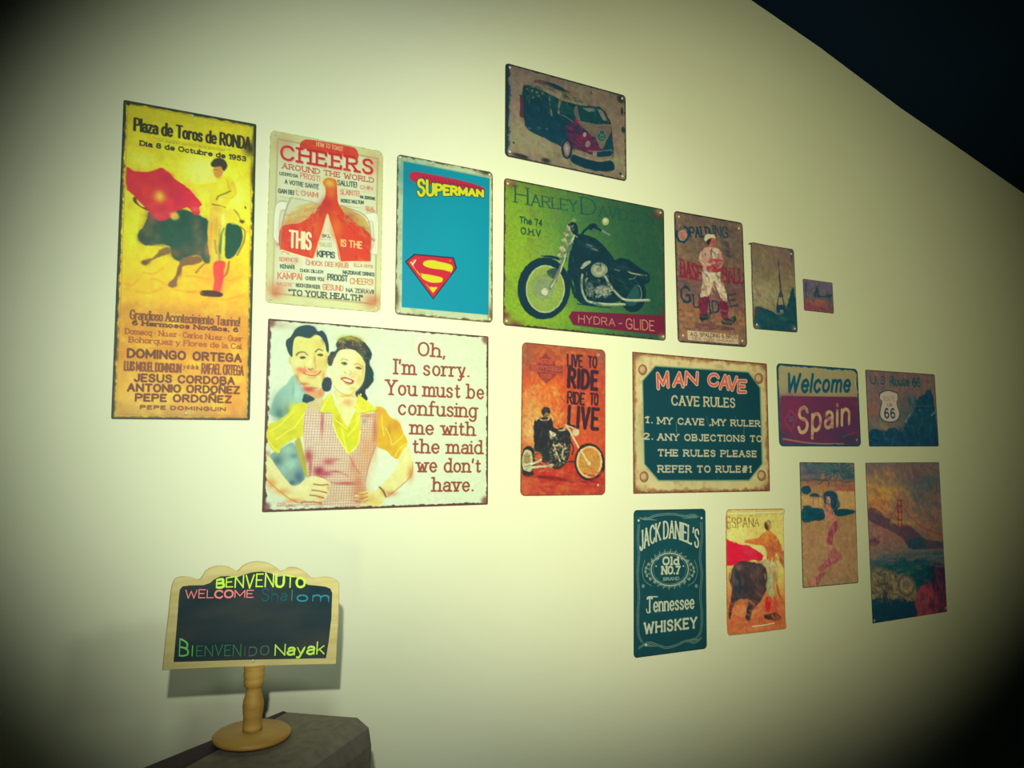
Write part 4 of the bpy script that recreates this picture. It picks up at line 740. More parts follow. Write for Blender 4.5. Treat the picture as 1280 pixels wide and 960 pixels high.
A.dabs([(640, 490), (855, 530), (860, 570), (800, 690), (700, 590)], [(126, 110, 96), (96, 86, 80), (84, 92, 84)], 40, 34, 9, .5, 20, 40, 4); A.dabs([(200, 230), (470, 300), (560, 440), (400, 440), (210, 340)], [(40, 84, 84), (14, 54, 60), (80, 96, 84), (10, 44, 56)], 60, 34, 10, .6, 60, 40, 5)
A.ell(526, 702, 40, 74, (108, 92, 92), soft=1.5, rot=-8); A.ring(526, 702, 34, 66, 14, (16, 42, 54)); A.ell(526, 702, 20, 42, (136, 124, 118), soft=1.5, rot=-8); A.ell(526, 704, 10, 20, (150, 140, 130), soft=1.5)
A.ell(788, 606, 34, 44, (18, 84, 82), soft=1.3); A.ring(788, 606, 33, 44, 6, (110, 116, 100)); A.line([(768, 580), (782, 606), (790, 590), (798, 606), (812, 584)], 5, (120, 120, 104), sm=False); A.line([(772, 608), (782, 634), (790, 618), (798, 634), (808, 610)], 5, (120, 120, 104), sm=False); A.ell(660, 594, 13, 16, (150, 146, 122), soft=1.3); A.ell(684, 664, 18, 22, (138, 110, 108), soft=1.5)
A.paint(.8, 10, .09, 9, .05)
A.text('A beautiful day', (690, 292), (850, 326), 22, .9, (136, 92, 84), a=.7, slant=.3); A.ell(706, 280, 8, 12, (92, 70, 64), soft=2, a=.8)
for x, y, rx, ry in ((170, 745, 50, 14), (370, 785, 34, 18), (128, 650, 8, 8), (930, 330, 26, 30), (940, 420, 10, 30), (950, 560, 14, 24), (930, 890, 10, 10), (210, 760, 30, 14)): A.blob(x, y, rx, ry, (34, 42, 44), .9, 2)
A.rust(4.0, (20, 50, 60), .8, 1, (2.6, .7, .7, .4), 8, 1.5); A.rust(2.4, (60, 52, 44), 1.3, .9, (1, 1, 1, 1), 6, 1.2, seed=8); A.line([(100, 120), (98, 400), (92, 700)], 14, (112, 118, 122), a=.35, soft=4)
sign(A, 'faded brown tin sign of an old camper bus, highest on the wall', .7959, .6986, -.04, r=.008, rim=(44, 42, 38), gain=G_['van'], nails=((.032, .04), (.968, .045), (.035, .95), (.965, .955)))

# ---- green motorcycle sign
A = Art(403, 299, 1.15, [(35, 30), (935, 215), (940, 945), (47, 850)], 6)
A.fill((110, 150, 44)); _, X, Y = A.full()
t_ = np.clip(X / A.W * 1.25 - Y / A.H * .25 + .05, 0, 1)[..., None]
A.C[:] = np.where(t_ < .5, np.array((128, 164, 36.)) * (1 - t_ * 2) + np.array((74, 124, 60.)) * t_ * 2, np.array((74, 124, 60.)) * (2 - 2 * t_) + np.array((36, 84, 62.)) * (2 * t_ - 1))
for b in [(150, 420, 110, 260, (140, 178, 32), .55), (300, 800, 200, 60, (136, 172, 34), .6), (300, 100, 300, 60, (96, 120, 50), .5), (700, 250, 200, 120, (52, 92, 62), .6), (860, 400, 90, 200, (40, 88, 64), .6), (300, 560, 80, 160, (150, 180, 70), .5)]: A.blob(*b)
A.mottle((60, 90, 66), 3, .25, .5, .8, 1); A.mottle((112, 96, 66), 30, .3, .6, .9, 2)
K, CH, CH2 = (10, 46, 58), (150, 158, 128), (96, 116, 104)
GT = (30, 84, 66)
for t, x0, y0, x1, y1, c, w, cl in [('H', 98, 168, 168, 180, 92, 3.6, GT), ('ARLEY', 190, 186, 446, 224, 62, 3.0, GT), ('D', 472, 234, 548, 246, 92, 4.0, (24, 84, 74)), ('AVIDSON', 572, 250, 880, 300, 60, 2.8, (32, 82, 70))]:
    A.text(t, (x0, y0), (x1, y1), c, w * 1.1, cl, asp=1.7, serif=.9, gap=1.7)
A.text('The 74', (126, 284), (250, 304), 34, 2.7, (24, 70, 56), gap=2.2); A.text('O.H.V', (134, 346), (242, 362), 34, 2.7, (24, 70, 56), gap=2.2)
# rear wheel, engine, seat
A.ell(760, 690, 74, 100, K, soft=1.2); A.ell(752, 690, 46, 66, (34, 80, 80), soft=1.5); A.line([(770, 630), (800, 650), (808, 700), (790, 730)], 8, CH2, soft=1.2)
A.sp([(430, 360), (470, 352), (540, 372), (590, 410), (640, 470), (660, 500), (690, 486), (740, 500), (800, 545), (850, 580), (850, 625), (800, 640), (770, 640), (730, 700), (700, 720), (640, 740), (520, 750), (450, 720), (436, 640), (400, 560), (402, 480), (420, 420)], K, soft=1.3)
for b in [(520, 420, 30, 14, (60, 84, 84), .7), (550, 440, 16, 6, (120, 130, 110), .8), (700, 540, 60, 20, (16, 58, 70), .6)]: A.blob(*b)
A.line([(500, 408), (530, 420)], 6, CH2); A.line([(530, 432), (560, 442)], 6, CH2)
A.ell(572, 552, 47, 42, (128, 140, 116), soft=1.2); A.ell(570, 552, 34, 30, (156, 162, 132), soft=1.5); A.ell(570, 552, 16, 14, (124, 130, 110), soft=1.5)
A.sp([(468, 540), (490, 510), (520, 500), (524, 512), (500, 530), (480, 546)], CH, soft=1)
A.ell(590, 668, 46, 30, CH2, soft=1.3); A.ell(590, 666, 32, 20, (150, 158, 130), soft=1.5); A.ell(520, 660, 22, 40, (70, 92, 88), soft=1.5)
for i in range(16):
    r_ = np.random.RandomState(i); x, y = 470 + r_.rand() * 170, 560 + r_.rand() * 140; A.line([(x, y), (x + r_.randint(-14, 14), y + r_.randint(4, 22))], 5, (118, 126, 106), a=.75, soft=1.2)
A.line([(478, 580), (474, 640), (490, 700), (520, 730), (600, 744), (716, 746)], 13, CH, soft=1.2); A.line([(520, 728), (620, 742), (710, 742)], 5, (190, 196, 160), soft=1)
A.line([(606, 590), (640, 650), (700, 712), (760, 724), (850, 724)], 14, CH, soft=1.2); A.line([(700, 716), (780, 722), (846, 720)], 5, (190, 196, 160), soft=1)
A.line([(735, 565), (760, 575), (836, 586)], 8, CH, soft=1.2); A.line([(740, 606), (770, 600), (780, 585)], 6, CH2, soft=1.2); A.line([(660, 552), (684, 558)], 8, CH2)
A.line([(450, 740), (560, 756), (640, 764)], 5, K)
# front wheel
A.ell(266, 652, 147, 172, K, soft=1.2); A.ell(274, 656, 108, 132, (150, 172, 104), soft=1.2); A.ell(274, 656, 101, 124, (132, 158, 66), soft=1.2)
A.sp([(240, 472), (300, 470), (350, 482), (372, 500), (340, 494), (290, 482)], K, soft=1)
for a in range(0, 360, 12): A.line([(262, 665), (274 + 100 * math.cos(math.radians(a)), 656 + 122 * math.sin(math.radians(a)))], 2.2, (160, 176, 110), a=.55)
A.ell(262, 644, 64, 70, (116, 138, 88), soft=2, a=.75); A.ring(262, 648, 52, 56, 8, (136, 150, 110), a=.8); A.ell(266, 662, 34, 34, (128, 138, 112), soft=1.5); A.ell(270, 672, 18, 20, (196, 200, 160), soft=1.5); A.ring(274, 656, 106, 130, 6, (170, 184, 130), a=.8)
A.sp([(280, 560), (320, 540), (345, 560), (330, 600), (300, 590)], (46, 74, 66), soft=1.5)
# fork
A.line([(300, 650), (340, 580), (372, 500), (410, 400), (432, 340)], 20, CH2, soft=1.3); A.line([(306, 646), (346, 580), (380, 490), (416, 400), (440, 330)], 8, (184, 190, 150), soft=1.2); A.line([(330, 620), (350, 560), (356, 520)], 8, (120, 70, 50), a=.6, soft=1.5)
A.line([(340, 470), (372, 420), (384, 350), (396, 300)], 14, (120, 120, 84), soft=1.3)
for x, y in ((384, 350), (374, 384), (362, 430), (352, 470), (372, 440), (384, 470)): A.ell(x, y, 13, 11, (176, 180, 136), soft=1.3)
A.sp([(396, 290), (430, 284), (450, 310), (450, 350), (420, 350), (404, 320)], K, soft=1.2); A.line([(392, 300), (420, 350), (446, 366)], 7, CH, soft=1); A.line([(400, 290), (416, 272), (436, 268)], 7, (110, 126, 80)); A.ell(430, 272, 12, 10, (120, 140, 90))
A.line([(460, 372), (490, 330), (530, 300), (560, 310)], 13, K, soft=1.2); A.ell(536, 312, 26, 22, K, soft=1.2); A.ell(540, 330, 14, 12, (70, 90, 84)); A.ell(606, 280, 19, 22, (160, 180, 110), soft=1.1); A.ell(604, 276, 10, 11, (196, 206, 150)); A.line([(560, 315), (600, 340), (628, 356)], 11, (120, 134, 108), soft=1.1); A.line([(560, 318), (580, 330)], 14, K)
A.line([(440, 366), (400, 440), (384, 500)], 7, K, a=.7)
A.line([(400, 560), (420, 640), (440, 700)], 16, K, soft=1.3)
A.dabs([(430, 380), (540, 385), (650, 500), (630, 730), (460, 720), (410, 540)], [(16, 60, 70), (6, 36, 50), (40, 70, 70), (10, 50, 56)], 70, 30, 10, .6, 60, 60, 1)
A.dabs([(480, 600), (640, 620), (640, 710), (520, 715)], [(150, 150, 120), (60, 76, 70), (100, 70, 50), (20, 50, 56), (180, 184, 150)], 110, 16, 6, .8, 40, 80, 2, sm=False); A.dabs([(660, 500), (840, 590), (840, 620), (760, 640), (680, 700), (650, 560)], [(16, 56, 66), (6, 38, 50), (36, 70, 70)], 40, 40, 12, .6, 30, 30, 3)
A.dabs([(350, 520), (370, 360), (410, 300), (440, 340), (400, 440)], [(170, 176, 130), (70, 86, 70), (110, 90, 60), (190, 190, 150)], 34, 18, 7, .7, -70, 40, 4); A.dabs([(180, 600), (260, 560), (350, 600), (350, 720), (260, 760), (190, 700)], [(150, 160, 120), (110, 136, 80), (136, 150, 110)], 60, 20, 6, .5, 45, 90, 5)
A.paint(.4, 8, .06, 6, .03)
# name ribbon
A.poly([(404, 810), (424, 780), (912, 808), (934, 812), (936, 922), (900, 916), (430, 856)], (112, 24, 56), soft=1)
A.text('HYDRA', (460, 842), (660, 864), 40, 1.8, (196, 130, 110), gap=2.2); A.text('-', (684, 868), (700, 868), 40, 2, (196, 130, 110)); A.text('GLIDE', (724, 878), (878, 892), 54, 2.4, (200, 130, 104), gap=2.2)
A.rust(3.0, (80, 44, 40), 1.3, .9, (1, .5, 1, 1), 8, 1.5); A.rust(1.4, (36, 44, 34), .8, .9, (1, 2, 1, 1), 8, 1.2, seed=8)
for x, y, rx in ((56, 800, 26), (110, 850, 40), (900, 250, 30), (925, 800, 14), (70, 60, 30)): A.blob(x, y, rx, 22, (104, 48, 50), .75)
for x, y in ((62, 50), (908, 225), (62, 832), (925, 928)): A.blob(x, y, 22, 20, (176, 132, 84), .7)
sign(A, 'wide green tin sign of a black motorcycle facing left above a maroon ribbon', .8458, .4035, -.20, r=.007, rim=(58, 46, 38), gain=G_['hydra'], nails=((.018, .035), (.975, .03), (.018, .972), (.982, .972)))

# ---- orange rider sign
A = Art(199, 303, 1.05, [(52, 35), (545, 85), (540, 930), (50, 935)], 7)
A.vgrad([(0, (170, 84, 56)), (.25, (206, 70, 40)), (.6, (206, 78, 44)), (.85, (196, 52, 36)), (1, (180, 62, 50))])
for b in [(150, 500, 110, 160, (226, 170, 70), .95), (110, 420, 60, 120, (214, 160, 90), .6), (220, 320, 80, 80, (232, 110, 34), .8), (100, 560, 50, 90, (224, 196, 120), .8), (440, 620, 90, 90, (216, 90, 50), .7), (480, 200, 100, 160, (190, 76, 56), .8), (70, 120, 50, 90, (150, 100, 70), .7), (300, 880, 220, 40, (206, 60, 40), .8), (450, 840, 80, 30, (196, 40, 50), .7), (80, 860, 60, 40, (220, 140, 70), .5), (300, 780, 200, 60, (190, 40, 30), .6)]: A.blob(*b)
A.mottle((226, 130, 60), 12, .45, .5, .75, 1); A.mottle((150, 70, 50), 7, .3, .55, .8, 2)
EM = (128, 50, 56)
A.poly([(98, 170), (292, 178), (290, 230), (96, 205)], EM, soft=2, a=.85); A.poly([(190, 100), (240, 150), (262, 200), (248, 240), (196, 282), (150, 240), (136, 190), (150, 140)], EM, soft=2, a=.7); A.line([(104, 176), (288, 184)], 4, (196, 90, 60)); A.line([(102, 202), (286, 224)], 4, (196, 90, 60)); A.text('MOTOR', (150, 160), (232, 166), 26, 2, (200, 90, 60), a=.8); A.text('HARLEY DAVIDSON', (106, 198), (286, 212), 20, 1.3, (206, 96, 64), a=.9); A.text('CYCLES', (166, 246), (226, 248), 20, 1.6, (200, 90, 60), a=.8)
DK = (66, 34, 46)
for t, x0, y0, x1, y1, c, w, g in [('LIVE', 322, 178, 408, 184, 68, 4.0, 2.4), ('TO', 446, 186, 494, 190, 64, 4.0, 2.4), ('RIDE', 328, 300, 494, 318, 104, 8.4, 3.6), ('RIDE', 322, 398, 418, 408, 66, 4.2, 2.4), ('TO', 456, 406, 500, 410, 64, 4.2, 2.4), ('LIVE', 328, 536, 498, 552, 118, 8.0, 3.4)]:
    A.text(t, (x0, y0), (x1, y1), c, w, DK, gap=g, soft=1)
# bike + rider
A.sp([(110, 826), (200, 820), (400, 850), (500, 855), (420, 865), (250, 850)], (120, 24, 30), soft=4, a=.8)
A.ell(92, 740, 42, 92, (50, 44, 42), soft=1.3); A.ell(88, 738, 32, 74, (196, 190, 140), soft=1.5); A.ell(86, 738, 20, 50, (160, 140, 90), soft=2); A.sp([(60, 672), (90, 650), (122, 668), (130, 720), (116, 690), (90, 672)], (40, 40, 40), soft=1.2)
A.sp([(60, 790), (100, 800), (130, 812), (100, 830), (66, 818)], (50, 40, 40), soft=1.5)
A.sp([(220, 590), (300, 565), (340, 600), (336, 690), (320, 740), (280, 780), (240, 780), (210, 740), (200, 660)], (44, 46, 46), soft=1.5)
for i in range(26):
    r_ = np.random.RandomState(40 + i); x, y = 215 + r_.rand() * 110, 640 + r_.rand() * 130; A.ell(x, y, 4 + r_.rand() * 9, 4 + r_.rand() * 9, [(200, 196, 150), (120, 110, 90), (70, 40, 36)][i % 3], soft=1.5, a=.85)
A.line([(240, 640), (262, 700), (280, 740)], 10, (206, 200, 150), soft=1.3); A.line([(270, 640), (296, 660), (290, 720)], 10, (190, 180, 130), soft=1.3)
A.line([(72, 760), (140, 745), (186, 716)], 12, (216, 214, 164), soft=1.2); A.line([(72, 780), (160, 768), (236, 760)], 13, (206, 204, 156), soft=1.2); A.line([(120, 700), (170, 690), (200, 700)], 8, (90, 80, 70), soft=1.4)
A.sp([(165, 600), (225, 590), (226, 660), (214, 730), (206, 745), (176, 740), (168, 690), (130, 680), (128, 640)], (40, 46, 46), soft=1.5)
A.sp([(128, 500), (160, 486), (200, 480), (232, 500), (240, 540), (286, 560), (280, 580), (230, 570), (222, 620), (180, 640), (130, 636), (126, 560)], (44, 38, 44), soft=1.5); A.line([(136, 500), (150, 486), (176, 500), (206, 496), (226, 480), (236, 500)], 8, (206, 180, 130), soft=1.3)
A.ell(194, 450, 27, 30, (46, 42, 46), soft=1.3); A.blob(194, 438, 12, 8, (90, 70, 66), .7); A.line([(224, 480), (240, 460), (262, 480), (270, 510)], 5, (220, 170, 90), a=.8, soft=1.4)
A.sp([(216, 560), (250, 576), (252, 590), (222, 606)], (220, 214, 170), soft=1.2); A.sp([(260, 560), (300, 545), (340, 580), (320, 620), (270, 610)], (40, 44, 46), soft=1.4); A.line([(270, 560), (310, 556)], 6, (190, 186, 140), soft=1.4)
A.line([(316, 530), (350, 590), (400, 680), (446, 752)], 12, (216, 206, 150), soft=1.2); A.line([(308, 528), (340, 540), (376, 556), (386, 580)], 9, (206, 190, 130), soft=1.3); A.ell(370, 572, 20, 22, (216, 200, 140), soft=1.4); A.line([(330, 600), (356, 660), (350, 700)], 8, (50, 40, 40), soft=1.4)
A.line([(290, 560), (316, 540), (330, 560)], 8, (196, 180, 130), soft=1.4); A.line([(320, 740), (370, 740)], 7, (70, 36, 36))
A.ell(450, 744, 88, 108, (64, 40, 40), soft=1.3); A.ell(450, 742, 76, 94, (222, 200, 130), soft=1.2); A.ell(450, 742, 64, 82, (206, 140, 56), soft=1.3)
for a in range(0, 360, 15): A.line([(450, 745), (450 + 64 * math.cos(math.radians(a)), 742 + 80 * math.sin(math.radians(a)))], 2.5, (226, 190, 120), a=.5)
A.ell(450, 752, 24, 30, (196, 140, 70), soft=1.5); A.ell(448, 752, 10, 12, (226, 200, 140), soft=1.3); A.sp([(372, 700), (400, 648), (450, 634), (505, 652), (490, 650), (440, 650), (400, 670)], (60, 40, 40), soft=1.3); A.line([(490, 840), (530, 790), (536, 760)], 10, (60, 36, 40), soft=2)
A.line([(400, 676), (446, 752)], 10, (226, 216, 160), soft=1.2)
A.dabs([(70, 300), (300, 320), (300, 520), (230, 480), (120, 480), (90, 640)], [(236, 190, 80), (214, 110, 40), (236, 150, 60), (222, 170, 100)], 90, 26, 14, .5, 70, 60, 1)
A.dabs([(130, 500), (230, 490), (280, 565), (220, 630), (215, 730), (175, 735), (130, 640)], [(56, 50, 54), (28, 34, 40), (70, 64, 60), (40, 60, 60)], 60, 26, 9, .6, 80, 40, 2); A.dabs([(220, 600), (335, 590), (320, 740), (250, 775), (210, 700)], [(190, 186, 140), (40, 40, 40), (110, 96, 80), (30, 44, 50), (160, 80, 50)], 110, 14, 6, .8, 50, 80, 3)
A.dabs([(60, 700), (230, 700), (230, 800), (60, 800)], [(206, 200, 150), (120, 84, 60), (60, 50, 46)], 36, 30, 6, .5, -5, 20, 4, sm=False); A.dabs([(60, 780), (530, 800), (535, 920), (60, 920)], [(214, 80, 50), (176, 40, 30), (206, 110, 60)], 70, 60, 12, .4, 5, 20, 5, sm=False)
A.dabs([(390, 660), (500, 660), (515, 800), (420, 830)], [(196, 130, 60), (226, 200, 120), (176, 100, 50)], 44, 20, 5, .5, 60, 90, 6)
A.paint(.5, 7, .07, 6, .04)
A.rust(1.8, (96, 64, 46), .9, .9, (1, 1, 1, .8), 8); A.ell(505, 112, 10, 10, (196, 150, 120)); A.ell(500, 876, 6, 7, (220, 190, 150)); A.blob(520, 130, 14, 40, (140, 110, 90), .6)
sign(A, 'tall orange tin sign of a rider in black seen on a chopper facing right', .784, .0705, -.68, r=.010, rim=(112, 84, 50), gain=G_['ride'])

# ---- baseball tobacco sign
A = Art(208, 301, 1.2, [(60, 45), (505, 125), (533, 928), (88, 895)], 8)
A.vgrad([(0, (108, 92, 76)), (.3, (120, 98, 74)), (.6, (116, 84, 76)), (.75, (150, 104, 66)), (.9, (140, 100, 72)), (1, (120, 96, 70))])
for b in [(120, 320, 60, 60, (126, 104, 70), .7), (420, 520, 80, 120, (116, 76, 66), .7), (130, 780, 60, 60, (160, 112, 70), .7), (440, 640, 60, 60, (120, 84, 70), .6), (450, 240, 60, 100, (108, 96, 84), .7)]: A.blob(*b)
A.mottle((90, 70, 72), 9, .5, .45, .7, 1); A.mottle((150, 120, 84), 12, .4, .5, .75, 2)
NV = (34, 56, 74)
A.ring(112, 196, 40, 52, 16, (26, 62, 74), -70, 200); A.ell(112, 206, 28, 38, (160, 130, 116), soft=1.5); A.text('S', (100, 226), (130, 228), 40, 3, (190, 90, 70)); A.text('PALD', (166, 214), (296, 214), 60, 4.4, NV, gap=2.2, serif=.5); A.text('ING', (316, 206), (410, 222), 66, 4.2, (52, 66, 80), gap=2.4, serif=.5)
A.text('BASE', (100, 472), (236, 500), 110, 5.6, (136, 34, 54), serif=.8, gap=2.2, cap2=90); A.text('BALL', (378, 508), (508, 520), 92, 5.2, (126, 40, 56), serif=.8, gap=1.8)
A.text('G', (112, 640), (168, 640), 96, 6, (28, 58, 72)); A.text('U', (186, 672), (226, 676), 80, 4.4, NV, serif=.5); A.text('ID', (296, 706), (352, 706), 74, 4.4, NV, gap=3, serif=.5); A.text('E', (424, 668), (474, 660), 70, 4.4, (58, 62, 70), serif=.5)
# player
WH = (206, 190, 150)
A.sp([(245, 440), (320, 446), (360, 446), (364, 500), (400, 580), (402, 640), (370, 620), (340, 560), (320, 500), (305, 540), (286, 600), (236, 616), (234, 580), (246, 500)], WH, soft=1.4)
for b in [(262, 560, 14, 30, (180, 150, 110), .7), (330, 540, 8, 30, (130, 90, 80), .7), (290, 470, 20, 30, (224, 214, 176), .7)]: A.blob(*b)
A.sp([(230, 320), (262, 286), (310, 280), (356, 300), (386, 350), (376, 394), (350, 444), (262, 440), (246, 400), (220, 370)], (190, 150, 122), soft=1.5)
A.sp([(310, 300), (345, 296), (340, 352), (312, 350)], (200, 190, 160), soft=1.3); A.line([(302, 296), (298, 360)], 7, NV, soft=1.2); A.sp([(285, 365), (360, 360), (378, 380), (330, 396), (290, 392)], (176, 70, 60), soft=1.5); A.sp([(278, 398), (350, 396), (364, 440), (280, 440)], (156, 40, 52), soft=1.6)
A.line([(240, 330), (234, 372), (282, 396), (320, 384)], 15, (200, 160, 130), soft=1.5); A.line([(372, 330), (384, 380), (352, 390)], 12, (150, 96, 84), soft=1.5)
A.ell(306, 248, 26, 34, (186, 96, 84), soft=1.3); A.sp([(258, 236), (262, 206), (290, 196), (320, 204), (328, 226), (300, 220), (276, 244)], (212, 206, 160), soft=1.2); A.sp([(268, 244), (296, 224), (300, 236), (284, 270)], (60, 40, 44), soft=1.2); A.line([(316, 246), (326, 248)], 3, (60, 40, 40))
A.sp([(218, 622), (286, 606), (280, 660), (272, 730), (236, 742), (224, 690)], (112, 36, 60), soft=1.5); A.sp([(352, 640), (404, 640), (414, 700), (404, 756), (376, 756), (362, 700)], (112, 36, 60), soft=1.5)
A.sp([(228, 734), (300, 706), (302, 724), (280, 752), (236, 762)], (20, 50, 60), soft=1.3); A.sp([(368, 752), (420, 742), (456, 730), (460, 760), (430, 786), (376, 780)], (26, 54, 62), soft=1.3)
A.sp([(200, 800), (240, 780), (420, 800), (430, 824), (220, 812)], (90, 54, 60), soft=3, a=.7)
A.dabs([(230, 320), (356, 300), (386, 360), (350, 440), (262, 440), (222, 370)], [(206, 166, 140), (150, 110, 90), (176, 90, 76), (216, 190, 160), (120, 80, 76)], 60, 24, 8, .6, 50, 60, 1); A.dabs([(245, 450), (360, 450), (400, 620), (340, 560), (290, 590), (240, 600)], [(216, 206, 170), (176, 150, 116), (206, 186, 140), (150, 116, 96)], 60, 34, 8, .6, 75, 25, 2)
A.dabs([(80, 300), (500, 340), (520, 680), (90, 620)], [(104, 84, 80), (130, 106, 76), (90, 70, 84), (140, 90, 76)], 120, 30, 12, .4, 40, 80, 3, sm=False); A.dabs([(90, 680), (520, 700), (520, 850), (100, 810)], [(160, 112, 66), (130, 86, 70), (176, 130, 80), (104, 70, 70)], 80, 40, 12, .5, 10, 30, 4, sm=False); A.dabs([(218, 620), (290, 610), (270, 735), (232, 740)], [(130, 44, 66), (84, 28, 60)], 16, 30, 7, .6, 80, 20, 5); A.dabs([(356, 640), (410, 640), (410, 750), (370, 750)], [(130, 44, 66), (84, 28, 60)], 16, 30, 7, .6, 80, 20, 6); A.dabs([(340, 230), (420, 260), (430, 340), (380, 330)], [(50, 56, 70), (70, 66, 76)], 20, 30, 12, .5, 50, 50, 7)
A.paint(1.1, 9, .11, 8, .05)
A.poly([(146, 822), (474, 852), (480, 912), (150, 884)], (196, 176, 132), soft=1); A.text('A.G. SPALDING & BROS', (168, 858), (466, 876), 24, 1.6, (104, 60, 56), gap=2); A.text('NEW YORK CHICAGO', (180, 880), (450, 900), 14, 1.1, (130, 90, 76)); A.line([(270, 890), (320, 894)], 3, (150, 100, 80))
A.rust(2.6, (40, 34, 32), 1, .95, (1, 1.2, 1, 1), 8); A.rust(3.6, (66, 52, 44), 1.3, .6, (1, 1, 1, 1), 6, seed=9)
for x, y in ((110, 860), (490, 880), (490, 150), (85, 90)): A.blob(x, y, 22, 26, (150, 120, 76), .6)
sign(A, 'tall worn brown tin sign of an old-time ball player with folded arms', 1.1839, .4049, .77, r=.009, rim=(52, 44, 40), gain=G_['base'], nails=((.06, .04), (.94, .05), (.07, .95), (.93, .955)))

# ---- tower sign
A = Art(148, 210, 1.2, [(550, 250), (835, 297), (862, 835), (578, 808)], 9)
A.vgrad([(0, (116, 92, 76)), (.3, (118, 108, 74)), (.6, (140, 132, 88)), (.8, (120, 110, 80)), (1, (60, 70, 66))])
for b in [(640, 600, 50, 60, (160, 152, 104), .8), (600, 400, 40, 70, (124, 110, 80), .6), (790, 360, 50, 80, (110, 84, 74), .7), (815, 320, 16, 60, (60, 54, 62), .8), (650, 360, 50, 30, (112, 106, 66), .6)]: A.blob(*b)
A.mottle((104, 90, 72), 14, .4, .5, .75, 1); A.line([(590, 540), (650, 580), (700, 680)], 8, (170, 140, 90), a=.5, soft=3); A.line([(640, 480), (690, 560), (720, 620)], 8, (120, 112, 70), a=.6, soft=3)
TL_ = (30, 58, 66)
A.sp([(584, 680), (600, 668), (650, 680), (700, 700), (740, 720), (780, 700), (800, 640), (822, 560), (838, 550), (850, 640), (858, 760), (856, 830), (700, 820), (600, 806), (584, 760)], (14, 62, 68), soft=2, rough=3); A.blob(600, 700, 26, 24, (84, 56, 60), .8); A.blob(640, 740, 50, 30, (22, 76, 76), .6)
A.line([(736, 362), (742, 440), (748, 520), (752, 590)], 9, (66, 58, 62), w2=16, soft=1.4); A.line([(750, 560), (736, 620), (726, 690)], 9, (52, 54, 64), soft=1.4); A.line([(754, 560), (766, 620), (780, 690)], 9, (52, 54, 64), soft=1.4); A.sp([(742, 584), (764, 586), (766, 606), (740, 606)], (50, 50, 62), soft=1.3); A.poly([(728, 656), (782, 660), (786, 710), (724, 706)], (20, 54, 66), soft=1.5)
A.poly([(748, 690), (770, 692), (774, 714), (750, 714)], (126, 148, 146), soft=1.5); A.blob(770, 745, 30, 16, (60, 90, 80), .6)
A.line([(586, 700), (582, 800)], 8, (84, 50, 50), soft=2); A.blob(600, 795, 20, 18, (130, 110, 90), .7); A.blob(842, 808, 22, 20, (110, 104, 84), .7)
A.dabs([(560, 270), (830, 310), (840, 540), (700, 690), (590, 660)], [(150, 140, 96), (110, 90, 76), (130, 116, 76), (100, 84, 80)], 90, 50, 16, .4, 60, 50, 1, sm=False); A.dabs([(590, 700), (720, 730), (840, 600), (856, 820), (700, 815), (600, 800)], [(10, 50, 60), (24, 76, 76), (50, 70, 70)], 50, 40, 14, .5, 20, 50, 2, sm=False)
A.paint(.8, 8, .08, 7, .05)
A.rust(1.6, (54, 46, 42), 1.1, .9, (1, 1, 1, 1), 8)
def _bd(x, z): return .0035 * np.exp(-((x + .074) / .03) ** 2) * (1 + 0 * z) * np.clip((z + .03) / .12, 0, 1) + .0012 * np.sin(z * 40) ** 2 * (x < 0) * np.clip(-x / .05, 0, 1)
s_ = sign(A, 'small brown tin sign of a dark tower silhouette, its upper left corner lifted', 1.3844, .4079, 1.05, r=.007, bend=_bd, rim=(64, 54, 48), gain=G_['eiffel'], nails=((.93, .06), (.07, .95), (.93, .96)))
nail(s_, -.0775, .101, 0.0, r=.0022, dark=True, long=.006)

# ---- tiny sign
A = Art(107, 80, .9, [(498, 402), (752, 437), (762, 700), (513, 672)], 10)
A.vgrad([(0, (92, 84, 96)), (.5, (84, 84, 92)), (.7, (110, 72, 66)), (1, (120, 60, 66))])
for b in [(525, 470, 20, 50, (64, 66, 110), .8), (700, 470, 50, 40, (88, 86, 104), .6), (620, 610, 60, 34, (150, 86, 60), .8), (530, 630, 30, 30, (128, 44, 72), .8), (720, 560, 30, 30, (50, 70, 74), .8), (740, 650, 16, 40, (60, 74, 70), .7), (650, 660, 60, 14, (110, 46, 56), .7)]: A.blob(*b)
A.sp([(606, 460), (616, 440), (632, 450), (634, 500), (650, 550), (740, 540), (742, 560), (650, 566), (600, 560), (588, 520), (604, 510)], (34, 60, 72), soft=1.4); A.ell(616, 446, 8, 9, (120, 120, 112), soft=1.2); A.line([(528, 430), (520, 500), (530, 560)], 9, (40, 50, 84), soft=2); A.mottle((130, 90, 80), 6, .4, .5, .75, 1); A.line([(560, 600), (640, 590), (700, 610)], 6, (170, 100, 60), soft=1.5, a=.7)
A.dabs([(510, 420), (745, 450), (755, 690), (520, 665)], [(110, 80, 90), (60, 66, 90), (130, 76, 60), (90, 90, 80), (60, 70, 72)], 60, 26, 12, .45, 20, 80, 1, sm=False)
A.paint(.6, 6, .1, 5, .05)
A.rust(1.2, (84, 70, 60), 1, .8)
sign(A, 'tiny purplish tin card, the smallest on the wall, right of the tower sign', 1.5401, .4033, .75, r=.003, rim=(80, 66, 62), gain=G_['small'], rimr=.0005)

